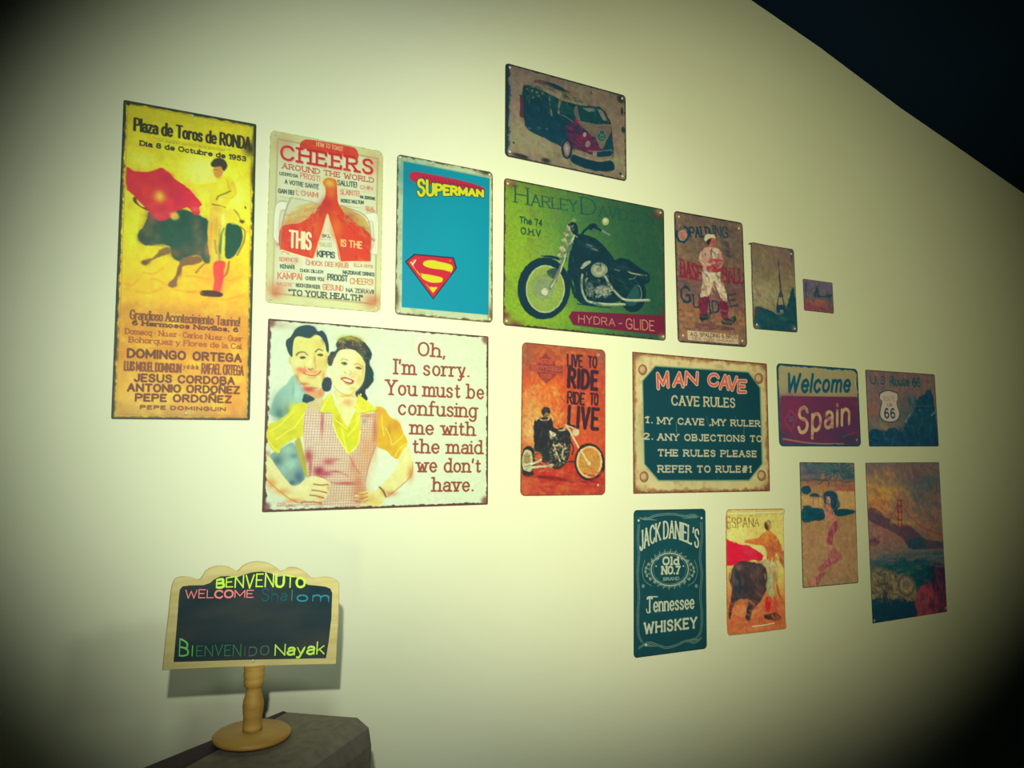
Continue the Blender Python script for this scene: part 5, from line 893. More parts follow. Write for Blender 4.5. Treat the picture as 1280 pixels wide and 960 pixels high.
# ---- cave rules sign
A = Art(396, 303, 1.25, [(52, 28), (922, 103), (940, 925), (58, 945)], 11)
A.fill((202, 188, 124)); A.mottle((214, 204, 144), 26, .6, .4, .7, 1); A.mottle((168, 128, 70), 16, .5, .55, .8, 2)
for b in [(90, 600, 20, 160, (204, 196, 120), .6), (500, 905, 300, 24, (204, 190, 120), .5), (905, 500, 20, 200, (190, 176, 116), .5)]: A.blob(*b)
A.rust(9, (150, 96, 50), 1.0, .8, (1, 1, 1, 1), 16, 6); A.rust(3.4, (104, 64, 44), 1.0, .9, (1, 1, 1, 1.2), 8, 3, seed=6)
for x, y in ((66, 50), (915, 120), (925, 905), (70, 930)): A.blob(x, y, 34, 30, (120, 70, 50), .8)
IN = [(196, 114), (806, 152), (884, 256), (896, 752), (808, 862), (216, 866), (124, 756), (112, 212)]
A.poly(IN, (120, 150, 110), soft=1); A.poly([(200, 122), (802, 160), (876, 260), (888, 750), (804, 854), (220, 858), (130, 752), (119, 216)], (10, 62, 68), soft=1); A.blob(500, 600, 300, 200, (4, 70, 76), .5)
for x, y in ((116, 143), (870, 198), (124, 838), (886, 826)):
    A.ell(x, y, 28, 34, (150, 112, 66), soft=1.2, h=.8); A.ell(x - 3, y - 3, 17, 21, (186, 166, 110), soft=2, h=1.2); A.ring(x, y, 27, 33, 4, (120, 60, 50)); A.blob(x - 4, y - 4, 9, 9, (206, 150, 130), .7)
RDX, CR = (196, 70, 52), (208, 190, 140)
for ch, x, y, w, c, an in [('M', 218, 262, 64, 92, 0), ('A', 318, 246, 60, 84, 0), ('N', 396, 232, 72, 72, 0), ('C', 545, 240, 58, 70, 0), ('A', 620, 262, 52, 84, 0), ('V', 672, 270, 50, 82, 0), ('E', 738, 284, 46, 70, 0)]:
    dy = {'M': -24, 'A': 10, 'N': 6, 'C': 10, 'V': 6, 'E': 2}[ch]
    for wd, cl in ((9.5, (214, 190, 150)), (5.4, RDX)): A.text(ch, (x, y), (x + w, y + dy * .4), c, wd, cl, slant=.12, soft=1)
    A.text(ch, (x + 3, y - 4), (x + w + 3, y - 4 + dy * .4), c * .9, 1.2, (226, 150, 110), a=.7, slant=.12)
TC = (186, 182, 140)
A.text('CAVE RULES', (308, 370), (714, 384), 58, 4.0, TC, serif=.8, gap=2.8, space=4, asp=1.2)
for t, x0, y0, x1, y1, c in [('1.', 132, 484, 178, 488, 36), ('MY CAVE ,MY RULER', 216, 492, 876, 508, 38), ('2.', 124, 592, 180, 594, 36), ('ANY OBJECTIONS TO', 216, 598, 888, 606, 38), ('THE RULES PLEASE', 218, 700, 852, 704, 38), ('REFER TO RULE#1', 218, 806, 816, 804, 40)]:
    A.text(t, (x0, y0), (x1, y1), c, 3.1, TC, serif=.9, gap=3.0, space=5)
A.line([(334, 480), (336, 550)], 3, TC, a=.6); A.line([(775, 500), (773, 560)], 3, TC, a=.6); A.line([(530, 440), (545, 510)], 2, TC, a=.5); A.line([(600, 820), (602, 860)], 3, (90, 120, 90), a=.5); A.line([(720, 440), (718, 470)], 2, TC, a=.5)
sign(A, 'dark teal tin rules sign with a tan parchment border and chamfered inner panel', 1.1532, .069, -.36, r=.002, rim=(110, 72, 48), gain=G_['man'])

# ---- welcome sign
A = Art(290, 200, 1.5, [(52, 75), (618, 125), (640, 655), (78, 655)], 12)
A.vgrad([(0, (146, 140, 92)), (.42, (140, 128, 92)), (.47, (104, 42, 66)), (.8, (88, 42, 70)), (1, (54, 48, 66))])
A.mottle((120, 112, 80), 20, .3, .5, .8, 1); A.poly([(84, 306), (616, 316), (630, 640), (90, 640)], (96, 40, 66), soft=2); A.blob(180, 360, 100, 60, (112, 38, 66), .7); A.blob(500, 520, 140, 100, (74, 44, 78), .8); A.blob(560, 600, 80, 30, (34, 58, 76), .8); A.blob(120, 590, 40, 30, (48, 50, 70), .7)
A.poly([(152, 392), (206, 450), (160, 566), (100, 480)], (130, 40, 62), soft=2); A.poly([(152, 420), (190, 455), (158, 530), (118, 478)], (70, 50, 78), soft=2); A.text('to', (140, 486), (172, 480), 44, 3, (120, 60, 80), slant=.3)
A.text('Welcome', (124, 276), (560, 276), 122, 8.6, (16, 74, 84), slant=.28, gap=2.8, cap2=112)
A.text('Spain', (210, 566), (560, 500), 170, 9.0, (176, 146, 100), slant=.22, gap=3.0, cap2=150)
A.dabs([(84, 310), (616, 320), (630, 640), (90, 640)], [(112, 36, 64), (74, 40, 76), (60, 50, 76), (124, 44, 60)], 50, 70, 24, .35, 20, 50, 1, sm=False)
A.line([(100, 606), (300, 636), (520, 640)], 8, (126, 110, 92), soft=2); A.line([(600, 200), (618, 280)], 8, (170, 164, 120), soft=2); A.line([(516, 590), (560, 576), (600, 560)], 4, (120, 80, 80), a=.6); A.blob(612, 612, 6, 8, (150, 150, 140), .9)
A.rust(5.5, (22, 66, 74), .7, 1, (1, 1, 1, .9), 12, 2, corner=14)
sign(A, 'tin welcome sign, cream above maroon, with large slanted script lettering', 1.5308, .1233, .33, r=.012, rim=(20, 48, 54), gain=G_['welc'])

# ---- highway sign
A = Art(288, 200, 1.6, [(675, 125), (1152, 157), (1182, 655), (698, 658)], 13)
A.vgrad([(0, (100, 76, 68)), (.4, (108, 84, 72)), (.7, (90, 84, 70)), (1, (20, 60, 76))])
for b in [(715, 400, 30, 60, (140, 76, 56), .8), (800, 520, 60, 40, (120, 104, 72), .8), (980, 260, 80, 40, (112, 84, 76), .7), (760, 230, 80, 40, (94, 86, 74), .6), (930, 400, 40, 90, (70, 78, 74), .7), (1100, 230, 50, 40, (100, 84, 80), .7)]: A.blob(*b)
A.mottle((84, 76, 76), 14, .5, .5, .75, 1)
DB = (14, 54, 72)
A.text('U.S.', (708, 218), (826, 226), 52, 4.4, (36, 60, 64), gap=3); A.text('Route 66', (844, 228), (1052, 238), 56, 6.0, (24, 66, 66), gap=2.2)
A.sp([(700, 560), (740, 540), (780, 550), (800, 575), (840, 530), (880, 530), (920, 560), (960, 490), (1000, 430), (1030, 330), (1080, 290), (1110, 262), (1140, 300), (1156, 420), (1182, 640), (1170, 656), (700, 656)], DB, soft=3, rough=8)
A.blob(1000, 340, 40, 40, (24, 68, 72), .9); A.blob(1060, 470, 100, 90, (14, 62, 70), .9); A.blob(1000, 330, 10, 30, (100, 110, 100), .6); A.line([(950, 484), (966, 456), (984, 430)], 8, (110, 130, 112), soft=2); A.line([(1130, 440), (1152, 420)], 8, (90, 110, 104), soft=2); A.line([(1000, 380), (1060, 372), (1120, 382)], 7, (60, 78, 84), soft=2, a=.7); A.ell(1050, 404, 12, 10, (50, 72, 84), soft=2); A.ell(1100, 404, 12, 10, (50, 72, 84), soft=2)
A.line([(716, 600), (820, 606), (900, 590)], 6, (20, 70, 110), soft=2, a=.7); A.line([(1130, 500), (1120, 580)], 5, (40, 84, 96), soft=2)
A.dabs([(700, 560), (900, 540), (1000, 430), (1110, 280), (1150, 400), (1175, 640), (700, 645)], [(8, 46, 66), (24, 68, 78), (10, 60, 84), (44, 76, 80), (6, 40, 54)], 120, 40, 14, .6, 60, 60, 1)
A.dabs([(690, 150), (1140, 170), (1100, 270), (960, 460), (760, 540), (700, 500)], [(116, 84, 72), (92, 80, 70), (126, 92, 66), (84, 72, 76)], 80, 50, 18, .4, 60, 60, 2, sm=False)
A.paint(.9, 9, .1, 8, .05)
SHD = [(768, 290), (790, 272), (830, 262), (870, 272), (898, 284), (902, 320), (892, 350), (906, 400), (914, 440), (892, 480), (840, 492), (790, 478), (768, 440), (776, 380), (784, 340), (766, 320)]
A.sp(SHD, (26, 56, 66), soft=1.5); A.sp([(840 + (x - 840) * .91, 378 + (y - 378) * .93) for x, y in SHD], (158, 142, 116), soft=1.3); A.text('ROUTE', (800, 340), (876, 340), 30, 1.6, (110, 116, 92), gap=2); A.text('US', (824, 376), (856, 376), 18, 1.8, (60, 76, 74)); A.text('66', (808, 456), (876, 456), 62, 5, (30, 56, 62), gap=3)
A.rust(2, (56, 52, 52), 1, .8, (1, 1, 1, 1), 8); A.ell(712, 638, 7, 7, (10, 34, 46)); A.ell(1168, 636, 7, 7, (10, 34, 46))
sign(A, 'dim brown and navy tin highway sign with a pale road shield', 1.852, .1256, .52, r=.004, rim=(56, 50, 50), gain=G_['r66'])

# ---- whiskey label sign
A = Art(196, 302, 1.0, [(55, 38), (483, 30), (492, 865), (57, 922)], 14)
A.fill((10, 60, 66)); A.mottle((16, 72, 76), 30, .5, .4, .7, 1)
W1, W2 = (178, 184, 152), (96, 124, 108)
# ornamental border
for k_, (w, cl) in enumerate(((4, W2), (2.4, (134, 152, 126)))):
    o = k_ * 9
    A.line([(80 + o, 120), (74 + o, 200), (80 + o, 300), (72 + o, 420), (80 + o, 540), (74 + o, 660), (78 + o, 780), (100 + o, 830)], w, cl); A.line([(462 - o, 110), (468 - o, 200), (456 - o, 320), (468 - o, 420), (458 - o, 540), (468 - o, 660), (462 - o, 760), (440 - o, 800)], w, cl)
    A.line([(88, 80 + o * .6), (130, 84 + o), (180, 64 + o), (240, 56 + o), (300, 56 + o), (360, 68 + o * .8), (410, 60 + o), (450, 78 + o)], w, cl); A.line([(84, 868 - o), (140, 836 - o), (200, 852 - o), (250, 866 - o), (310, 852 - o), (370, 826 - o), (420, 836 - o), (462, 806 - o)], w, cl)
for x, y, sx in ((110, 850, 1), (440, 815, -1), (110, 90, 1), (430, 80, -1)):
    for i in range(4): A.line([(x, y), (x + sx * (14 + 16 * i), y - 14 + 6 * i), (x + sx * (34 + 16 * i), y + 4)], 3, W2)
def _j(t, y):
    x = 92 + 350 * t; ar = 60 * math.sin(math.pi * t); bot = 278 - 14 * t - ar * 1.15; top = 168 - 10 * t - ar * 1.0
    return (x + (t - .5) * 6 * y, bot - (bot - top) * y)
A.text("JACK DANIEL'S", (92, 270), (440, 260), 90, 3.9, W1, gap=2.3, space=3, warp=_j, serif=.4)
A.ring(270, 392, 112, 98, 7, (150, 164, 138)); A.ring(270, 392, 122, 108, 3, W2); A.ring(270, 392, 100, 88, 2.5, W2)
for a in range(0, 360, 15):
    c_, s2 = math.cos(math.radians(a)), math.sin(math.radians(a)); A.line([(270 + 122 * c_, 392 + 104 * s2), (270 + 134 * c_ - 6 * s2, 392 + 120 * s2 + 6 * c_)], 5, (128, 146, 122), a=.9)
for sx in (-1, 1):
    for i in range(9):
        a = math.radians(-60 + i * 16); x, y = 270 + sx * 146 * math.cos(a), 400 + 84 * math.sin(a); A.ell(x, y, 11, 7, (118, 138, 116), rot=sx * (40 + i * 12), soft=1); 
    A.line([(270 + sx * 110, 490), (270 + sx * 150, 460), (270 + sx * 166, 400), (270 + sx * 150, 336)], 4, W2); A.ell(270 + sx * 160, 492, 9, 12, W2); A.ell(270 + sx * 82, 372, 5, 4, W1)
A.text('Old', (230, 362), (322, 360), 42, 4.2, W1, serif=.9, gap=3); A.text('NO.7', (224, 418), (328, 416), 42, 4.0, W1, serif=.9, gap=2.6); A.text('BRAND', (232, 458), (326, 454), 16, 1.5, (130, 146, 122), serif=.8)
A.text('Tennessee', (136, 648), (414, 624), 84, 4.0, W1, gap=2.6, serif=.5, cap2=76, asp=1.2); A.line([(136, 560), (150, 556), (196, 556)], 6, W1); A.line([(150, 650), (136, 652), (130, 630)], 6, W1)
A.text('WHISKEY', (120, 776), (430, 740), 60, 4.6, W1, gap=3.2, cap2=58, serif=.4)
A.rust(1.6, (6, 40, 46), 1, .8); A.ell(446, 84, 7, 8, (26, 40, 44)); A.ell(128, 846, 7, 8, W1); A.blob(82, 92, 14, 14, (60, 80, 90), .7)
sign(A, 'black whiskey label tin sign with pale ornate lettering, bottom row', 1.0504, -.2693, -.85, r=.008, rim=(10, 42, 48), gain=G_['jd'], nails=((.06, .07), (.94, .065)))

# ---- small bullfight sign
A = Art(181, 277, 1.2, [(612, 35), (945, 28), (972, 748), (612, 782)], 15)
A.vgrad([(0, (190, 176, 90)), (.25, (206, 190, 96)), (.5, (196, 176, 90)), (.68, (196, 124, 60)), (.85, (190, 90, 44)), (1, (180, 96, 50))])
for b in [(700, 160, 80, 60, (214, 200, 110), .7), (940, 420, 30, 120, (214, 196, 90), .8), (780, 740, 140, 20, (206, 130, 70), .7), (720, 640, 70, 40, (214, 150, 90), .7), (640, 640, 40, 50, (206, 110, 60), .7)]: A.blob(*b)
A.mottle((206, 150, 70), 12, .3, .5, .8, 1)
A.text('ESPAÑA', (618, 138), (800, 126), 62, 2.6, (100, 84, 40), gap=2.4, asp=1.2, serif=.4, cap2=44)
# figure
A.sp([(820, 170), (852, 150), (890, 168), (916, 200), (950, 270), (966, 340), (962, 390), (940, 350), (906, 280), (900, 330), (880, 350), (850, 320), (836, 270), (780, 236), (720, 220), (730, 206), (790, 196)], (190, 104, 46), soft=1.5)
for b in [(850, 190, 26, 30, (214, 150, 50), .7), (940, 310, 14, 40, (130, 66, 40), .8), (880, 270, 20, 30, (150, 70, 50), .7), (760, 212, 30, 8, (200, 120, 50), .8)]: A.blob(*b)
A.ell(854, 122, 22, 30, (86, 44, 34), soft=1.3); A.blob(848, 110, 14, 16, (60, 36, 34), .9)
A.sp([(826, 320), (880, 340), (906, 330), (920, 400), (914, 480), (890, 560), (860, 556), (850, 470), (820, 400)], (170, 160, 100), soft=1.6); A.blob(862, 430, 10, 70, (130, 150, 120), .8); A.blob(900, 440, 10, 80, (190, 120, 50), .8); A.line([(914, 480), (930, 540), (962, 590)], 14, (170, 90, 40), soft=2)
A.sp([(790, 236), (840, 250), (846, 310), (800, 330), (760, 320), (750, 260)], (214, 200, 110), soft=2)
A.sp([(846, 552), (878, 552), (876, 610), (866, 656), (846, 654), (842, 600)], (214, 30, 40), soft=1.4); A.sp([(890, 550), (920, 580), (926, 640), (906, 650)], (200, 60, 50), soft=2, a=.8); A.sp([(840, 660), (900, 650), (940, 670), (936, 694), (880, 694), (842, 684)], (56, 40, 34), soft=1.8)
# bull
A.sp([(660, 350), (700, 326), (760, 336), (820, 350), (850, 400), (848, 500), (820, 560), (790, 600), (760, 640), (748, 690), (722, 684), (730, 620), (740, 560), (700, 560), (660, 580), (640, 640), (628, 690), (622, 640), (636, 560), (644, 480), (632, 460), (640, 400)], (60, 44, 46), soft=2, rough=2)
for b in [(690, 480, 30, 60, (26, 44, 56), .8), (790, 400, 34, 50, (96, 70, 56), .8), (680, 370, 26, 20, (130, 100, 80), .7), (650, 440, 10, 60, (130, 120, 100), .5), (800, 520, 26, 40, (110, 70, 60), .7)]: A.blob(*b)
A.line([(640, 480), (626, 430), (632, 400)], 6, (110, 90, 70), soft=1.5)
A.sp([(598, 206), (630, 210), (690, 232), (740, 240), (790, 270), (826, 300), (812, 330), (770, 322), (730, 330), (690, 330), (650, 356), (600, 340)], (218, 14, 46), soft=1.5)
A.blob(720, 250, 30, 12, (236, 60, 80), .5); A.blob(640, 300, 30, 30, (206, 6, 40), .6)
A.dabs([(660, 350), (820, 350), (850, 420), (820, 560), (740, 640), (700, 560), (640, 600), (640, 400)], [(30, 46, 60), (96, 64, 56), (60, 40, 46), (120, 84, 66), (40, 56, 60)], 100, 34, 14, .4, 75, 30, 1); A.dabs([(830, 165), (890, 170), (960, 320), (900, 330), (850, 310), (840, 240)], [(214, 140, 60), (170, 80, 44), (140, 70, 50), (206, 110, 60)], 50, 26, 9, .6, 60, 50, 2)
A.dabs([(830, 330), (905, 335), (915, 480), (885, 555), (855, 540)], [(206, 200, 130), (120, 130, 96), (190, 130, 70), (226, 220, 160)], 44, 40, 8, .6, 85, 15, 3); A.dabs([(620, 580), (965, 560), (965, 740), (615, 770)], [(206, 110, 50), (176, 70, 40), (214, 140, 80), (190, 90, 60)], 110, 36, 12, .55, 10, 50, 4, sm=False)
A.dabs([(620, 60), (940, 60), (960, 540), (900, 160), (620, 190)], [(226, 214, 120), (190, 170, 80), (214, 190, 90)], 60, 40, 18, .4, 40, 60, 5, sm=False); A.dabs([(600, 215), (740, 245), (815, 310), (690, 325), (605, 335)], [(232, 30, 66), (190, 4, 40), (224, 60, 70)], 34, 40, 12, .5, 20, 30, 6)
A.paint(.8, 8, .09, 7, .04)
A.line([(760, 730), (830, 724), (900, 712)], 5, (240, 206, 160), soft=1.2); A.line([(618, 56), (780, 50), (942, 44)], 6, (226, 214, 150), soft=1.3); A.line([(616, 60), (614, 400), (618, 700)], 3, (110, 90, 50), soft=1.3, a=.6)
A.rust(1.3, (140, 84, 50), 1, .8)
def _bs(x, z): return .0045 * np.exp(-((z - .1385) / .012) ** 2) + .003 * np.exp(-((z + .1385) / .014) ** 2) + .001 * np.cos(x * 30)
sign(A, 'narrow red and orange tin sign of a matador sweeping his cape over a bull', 1.2998, -.2634, -1.06, r=.006, bend=_bs, rim=(156, 112, 66), gain=G_['esp'], nails=((.95, .03),))

# ---- beach sign
A = Art(195, 299, 1.4, [(62, 35), (357, 38), (377, 690), (77, 720)], 16)
A.vgrad([(0, (60, 84, 88)), (.1, (86, 84, 84)), (.18, (140, 100, 66)), (.3, (160, 124, 70)), (.42, (150, 116, 66)), (.6, (158, 118, 76)), (1, (150, 118, 76))])
A.mottle((170, 130, 90), 16, .4, .5, .8, 1); A.blob(200, 600, 120, 80, (166, 128, 84), .6)
for i in range(16):
    a = math.radians(i * 24); A.line([(270, 80), (270 + 90 * math.cos(a), 80 + 44 * math.sin(a))], 6, (30, 74, 80), soft=2, a=.85)
A.blob(100, 90, 50, 22, (70, 66, 100), .7); A.blob(330, 110, 40, 20, (30, 76, 80), .8); A.blob(210, 60, 40, 20, (60, 96, 90), .8); A.line([(70, 134), (200, 128), (350, 140)], 5, (120, 60, 50), soft=2)
A.line([(165, 150), (195, 132), (218, 140), (216, 162)], 6, (80, 62, 44), soft=1.5); A.poly([(250, 150), (356, 154), (360, 190), (250, 184)], (150, 80, 64), soft=3, a=.8); A.poly([(260, 190), (360, 194), (362, 286), (270, 300)], (176, 140, 84), soft=3)
for x, y, rx, ry in ((95, 185, 26, 24), (140, 218, 28, 16), (100, 274, 24, 10)): A.ell(x, y, rx, ry, (24, 62, 76), soft=2)
A.poly([(72, 216), (180, 224), (184, 276), (74, 270)], (186, 144, 86), soft=3, a=.7); A.line([(130, 226), (134, 270)], 6, (150, 100, 70)); A.line([(160, 226), (162, 270)], 6, (150, 100, 70))
A.sp([(74, 288), (120, 282), (190, 292), (190, 344), (130, 354), (76, 360)], (12, 64, 76), soft=2); A.sp([(250, 300), (300, 286), (362, 298), (350, 312), (280, 328), (250, 322)], (16, 62, 70), soft=2)
A.ell(232, 245, 40, 60, (22, 56, 72), soft=2, rot=-14); A.ring(235, 240, 33, 54, 5, (90, 100, 90)); A.ell(214, 216, 26, 26, (30, 60, 76), soft=2); A.ell(216, 252, 13, 34, (176, 130, 116), soft=1.5)
A.sp([(190, 270), (220, 256), (240, 300), (262, 330), (260, 380), (240, 400), (236, 460), (250, 520), (262, 560), (220, 600), (180, 650), (150, 700), (110, 712), (96, 700), (150, 650), (200, 590), (216, 540), (206, 470), (208, 420), (226, 370), (216, 330), (192, 310)], (176, 112, 84), soft=2)
A.sp([(250, 500), (292, 548), (270, 570), (220, 600), (170, 630), (160, 610), (210, 560), (228, 520)], (150, 76, 76), soft=2); A.sp([(236, 370), (262, 350), (266, 400), (244, 430), (236, 480), (218, 490), (206, 460), (216, 410)], (136, 60, 76), soft=2)
A.line([(250, 330), (290, 380), (310, 440), (330, 490)], 10, (150, 110, 76), soft=2.5); A.ring(290, 400, 34, 40, 4, (140, 110, 80), -80, 80, a=.7)
A.sp([(150, 660), (176, 640), (200, 632), (170, 680), (150, 704)], (130, 56, 66), soft=2, a=.8); A.line([(160, 560), (180, 540), (172, 520)], 4, (130, 106, 80), a=.6); A.line([(110, 560), (116, 540)], 4, (130, 106, 80), a=.6)
A.dabs([(75, 360), (365, 330), (370, 690), (80, 710)], [(170, 134, 88), (140, 104, 70), (176, 140, 84), (150, 116, 84)], 90, 46, 16, .35, 20, 60, 1, sm=False); A.dabs([(200, 280), (250, 320), (240, 480), (290, 550), (180, 650), (110, 705), (215, 540), (210, 400)], [(190, 126, 96), (150, 84, 76), (166, 104, 86), (130, 66, 76)], 60, 30, 9, .6, 70, 30, 2); A.dabs([(190, 200), (270, 210), (266, 300), (200, 300)], [(20, 50, 66), (60, 80, 84), (110, 96, 84)], 26, 24, 8, .6, 70, 40, 3); A.dabs([(66, 44), (350, 44), (356, 150), (70, 140)], [(30, 76, 84), (110, 84, 76), (50, 70, 96), (90, 96, 80)], 60, 34, 8, .55, 30, 50, 4, sm=False); A.dabs([(76, 290), (190, 295), (185, 345), (78, 355)], [(6, 52, 64), (30, 80, 84)], 20, 30, 8, .6, 0, 30, 5, sm=False)
A.paint(.9, 8, .09, 7, .04)
A.rust(1.6, (40, 50, 44), 1, .8)
sign(A, 'narrow sandy tin beach sign of a sunbathing woman in a dark hat', 1.5488, -.1673, -.70, r=.003, rim=(46, 52, 46), gain=G_['beach'])

# ---- bridge sign
A = Art(303, 404, 1.6, [(420, 37), (820, 35), (862, 845), (457, 915)], 17)
A.vgrad([(0, (96, 82, 72)), (.2, (116, 92, 76)), (.4, (122, 90, 74)), (.55, (104, 88, 74)), (.62, (60, 72, 72)), (.75, (86, 84, 66)), (.9, (30, 52, 62)), (1, (10, 44, 58))])
for b in [(500, 200, 70, 70, (176, 150, 50), .95), (490, 280, 80, 60, (170, 96, 50), .8), (530, 110, 80, 60, (120, 98, 76), .6), (760, 140, 90, 60, (50, 76, 80), .85), (740, 250, 60, 50, (80, 88, 80), .7), (700, 90, 60, 40, (100, 66, 66), .7), (800, 230, 26, 50, (120, 70, 70), .6), (700, 340, 90, 50, (144, 106, 70), .8), (620, 260, 40, 60, (130, 96, 70), .7), (520, 430, 90, 50, (140, 90, 76), .9), (600, 500, 40, 20, (150, 110, 76), .6), (800, 420, 50, 50, (130, 88, 60), .7)]: A.blob(*b)
A.mottle((120, 90, 80), 20, .35, .5, .8, 1)
A.poly([(740, 470), (850, 480), (850, 520), (450, 570), (448, 500)], (96, 92, 80), soft=4, a=.7)
A.sp([(600, 395), (640, 370), (700, 410), (740, 450), (850, 470), (850, 500), (740, 505), (660, 500)], (76, 54, 64), soft=3); A.sp([(650, 460), (720, 440), (750, 480), (740, 504), (660, 504)], (36, 60, 68), soft=3); A.blob(795, 480, 24, 10, (40, 66, 76), .8)
A.sp([(436, 286), (480, 290), (540, 336), (600, 386), (660, 440), (640, 456), (560, 410), (490, 376), (438, 352)], (82, 58, 64), soft=2); A.line([(420, 110), (500, 230), (590, 370), (640, 430)], 4, (130, 60, 50), soft=2, a=.7)
for x in (596, 612): A.line([(x, 236), (x + 3, 300), (x + 4, 378)], 5, (120, 48, 52), soft=1.5)
for y in (240, 275, 320): A.line([(594, y), (616, y + 2)], 4, (120, 48, 52)); 
A.line([(606, 244), (660, 320), (740, 390), (830, 420)], 3, (120, 60, 56), soft=2, a=.6); A.sp([(440, 456), (470, 446), (496, 470), (470, 496), (444, 490)], (90, 54, 60), soft=2)
A.sp([(450, 590), (540, 566), (640, 560), (740, 560), (780, 600), (800, 680), (740, 700), (690, 720), (660, 680), (560, 620)], (14, 66, 68), soft=4, rough=8); A.sp([(452, 560), (600, 530), (850, 520), (850, 560), (700, 570), (452, 600)], (60, 78, 80), soft=5, a=.7)
A.sp([(460, 620), (560, 630), (660, 690), (700, 740), (680, 790), (460, 790)], (104, 96, 56), soft=5, rough=10)
for i in range(34):
    r_ = np.random.RandomState(90 + i); x, y = 460 + r_.rand() * 230, 620 + r_.rand() * 160; A.ell(x, y, 8 + r_.rand() * 16, 8 + r_.rand() * 14, [(140, 116, 72), (52, 72, 70), (84, 66, 60), (150, 124, 80)][i % 4], soft=3, a=.6)
A.ring(620, 710, 46, 50, 9, (130, 116, 76), 60, 300, a=.8); A.ring(620, 700, 24, 30, 8, (50, 60, 66), a=.7)
A.sp([(780, 600), (850, 590), (858, 740), (790, 760)], (50, 30, 56), soft=4); A.sp([(740, 680), (780, 700), (800, 860), (700, 880), (690, 790)], (140, 52, 60), soft=4); A.sp([(800, 740), (860, 740), (862, 845), (780, 860)], (90, 36, 56), soft=4); A.blob(760, 780, 10, 70, (170, 50, 56), .7); A.blob(720, 820, 24, 40, (116, 60, 62), .7)
A.sp([(452, 790), (560, 780), (660, 790), (690, 880), (457, 915)], (10, 48, 62), soft=3); A.sp([(516, 740), (530, 740), (536, 800), (512, 800)], (14, 50, 62), soft=2)
A.dabs([(430, 120), (560, 90), (700, 300), (600, 380), (440, 280)], [(176, 140, 56), (150, 96, 60), (120, 86, 70), (190, 120, 60)], 70, 60, 20, .45, 40, 50, 1); A.dabs([(640, 60), (820, 60), (840, 420), (700, 330)], [(60, 84, 84), (110, 84, 72), (86, 76, 76), (126, 96, 70)], 70, 60, 20, .45, 30, 50, 2, sm=False); A.dabs([(445, 380), (600, 440), (650, 500), (450, 560)], [(130, 84, 72), (110, 70, 70), (140, 104, 76)], 40, 50, 14, .45, 15, 30, 3, sm=False)
A.dabs([(455, 560), (850, 520), (850, 600), (455, 640)], [(50, 80, 84), (90, 84, 76), (30, 66, 72), (110, 96, 80)], 70, 60, 9, .55, -6, 8, 4, sm=False); A.dabs([(455, 620), (700, 650), (690, 790), (455, 800)], [(140, 116, 72), (40, 64, 66), (84, 56, 56), (26, 56, 64), (120, 76, 60)], 140, 26, 10, .65, 30, 70, 5, sm=False); A.dabs([(560, 580), (780, 580), (790, 680), (690, 710)], [(10, 60, 64), (24, 80, 76), (6, 48, 60)], 60, 40, 16, .6, 20, 50, 6, sm=False)
A.dabs([(740, 690), (855, 600), (858, 840), (710, 870)], [(150, 52, 60), (60, 30, 60), (110, 44, 60), (40, 40, 60), (130, 76, 64)], 80, 44, 14, .55, 80, 30, 7, sm=False); A.dabs([(436, 290), (500, 305), (660, 445), (560, 405), (440, 350)], [(96, 66, 66), (66, 48, 62)], 30, 50, 9, .5, 38, 12, 8)
for x in (594, 614): A.line([(x, 236), (x + 2, 300), (x + 3, 392)], 6, (112, 44, 48), soft=1.4)
for y in (238, 268, 304, 346): A.line([(592, y), (618, y + 2)], 5, (112, 44, 48), soft=1.4)
A.line([(600, 240), (560, 330), (500, 372), (440, 380)], 4, (120, 52, 50), soft=1.6, a=.8); A.line([(606, 244), (660, 330), (740, 396), (838, 430)], 4, (120, 52, 50), soft=1.6, a=.8); A.line([(560, 300), (562, 372)], 2, (120, 52, 50), a=.5)
A.ring(560, 560, 40, 10, 4, (110, 106, 90), a=.6); A.sp([(590, 660), (620, 640), (660, 650), (690, 690), (680, 740), (640, 770), (600, 750)], (120, 104, 72), soft=3, a=.7); A.ring(640, 704, 44, 56, 7, (56, 60, 64), a=.8); A.ring(640, 704, 26, 34, 6, (150, 128, 84), a=.8); A.line([(520, 640), (524, 700)], 6, (50, 60, 64), a=.8); A.line([(470, 660), (500, 700), (540, 690)], 7, (60, 60, 60), a=.7)
A.paint(.9, 10, .12, 7, .06)
A.ell(464, 900, 5, 8, (120, 120, 110)); A.ell(857, 826, 5, 8, (120, 120, 110))
sign(A, 'large tin poster of a red suspension bridge at sunset, lower right', 1.8442, -.22, .22, r=.001, rim=(52, 50, 52), gain=G_['gg'], rimr=.0004)

# ================================================================== angular cabinet
TZ = CAM.z - 0.3235
CU = Vector((-.707, -.707, 0)); CV = Vector((.707, -.707, 0))
R0 = Vector((.265, CAM.y + .928, TZ))                     # far right corner of the flat top
WT = .100                                                  # width of the flat top
CLEN = .46
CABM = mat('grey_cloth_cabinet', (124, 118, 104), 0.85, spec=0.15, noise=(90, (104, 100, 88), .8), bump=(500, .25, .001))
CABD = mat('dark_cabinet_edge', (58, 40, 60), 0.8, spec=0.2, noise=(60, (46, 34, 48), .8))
def cab_ring(u, dz=0):
    """cross-section from the left edge over the top to the right side"""
    p = lambda v_, z: R0 + CU * u + CV * v_ + Vector((0, 0, z))
    return [p(-WT - .006 - u * .2, -.003 - u * .006), p(-WT, -.0005 if u > .004 else -.004), p(0, 0), p(.016, -.010), p(.020, -.030)]
cab = thing('cabinet', 'grey cloth-covered cabinet at the bottom left, below the small chalkboard', 'cabinet', (R0.x + CU.x * .2, R0.y + CU.y * .2, 0))
O_ = cab.location
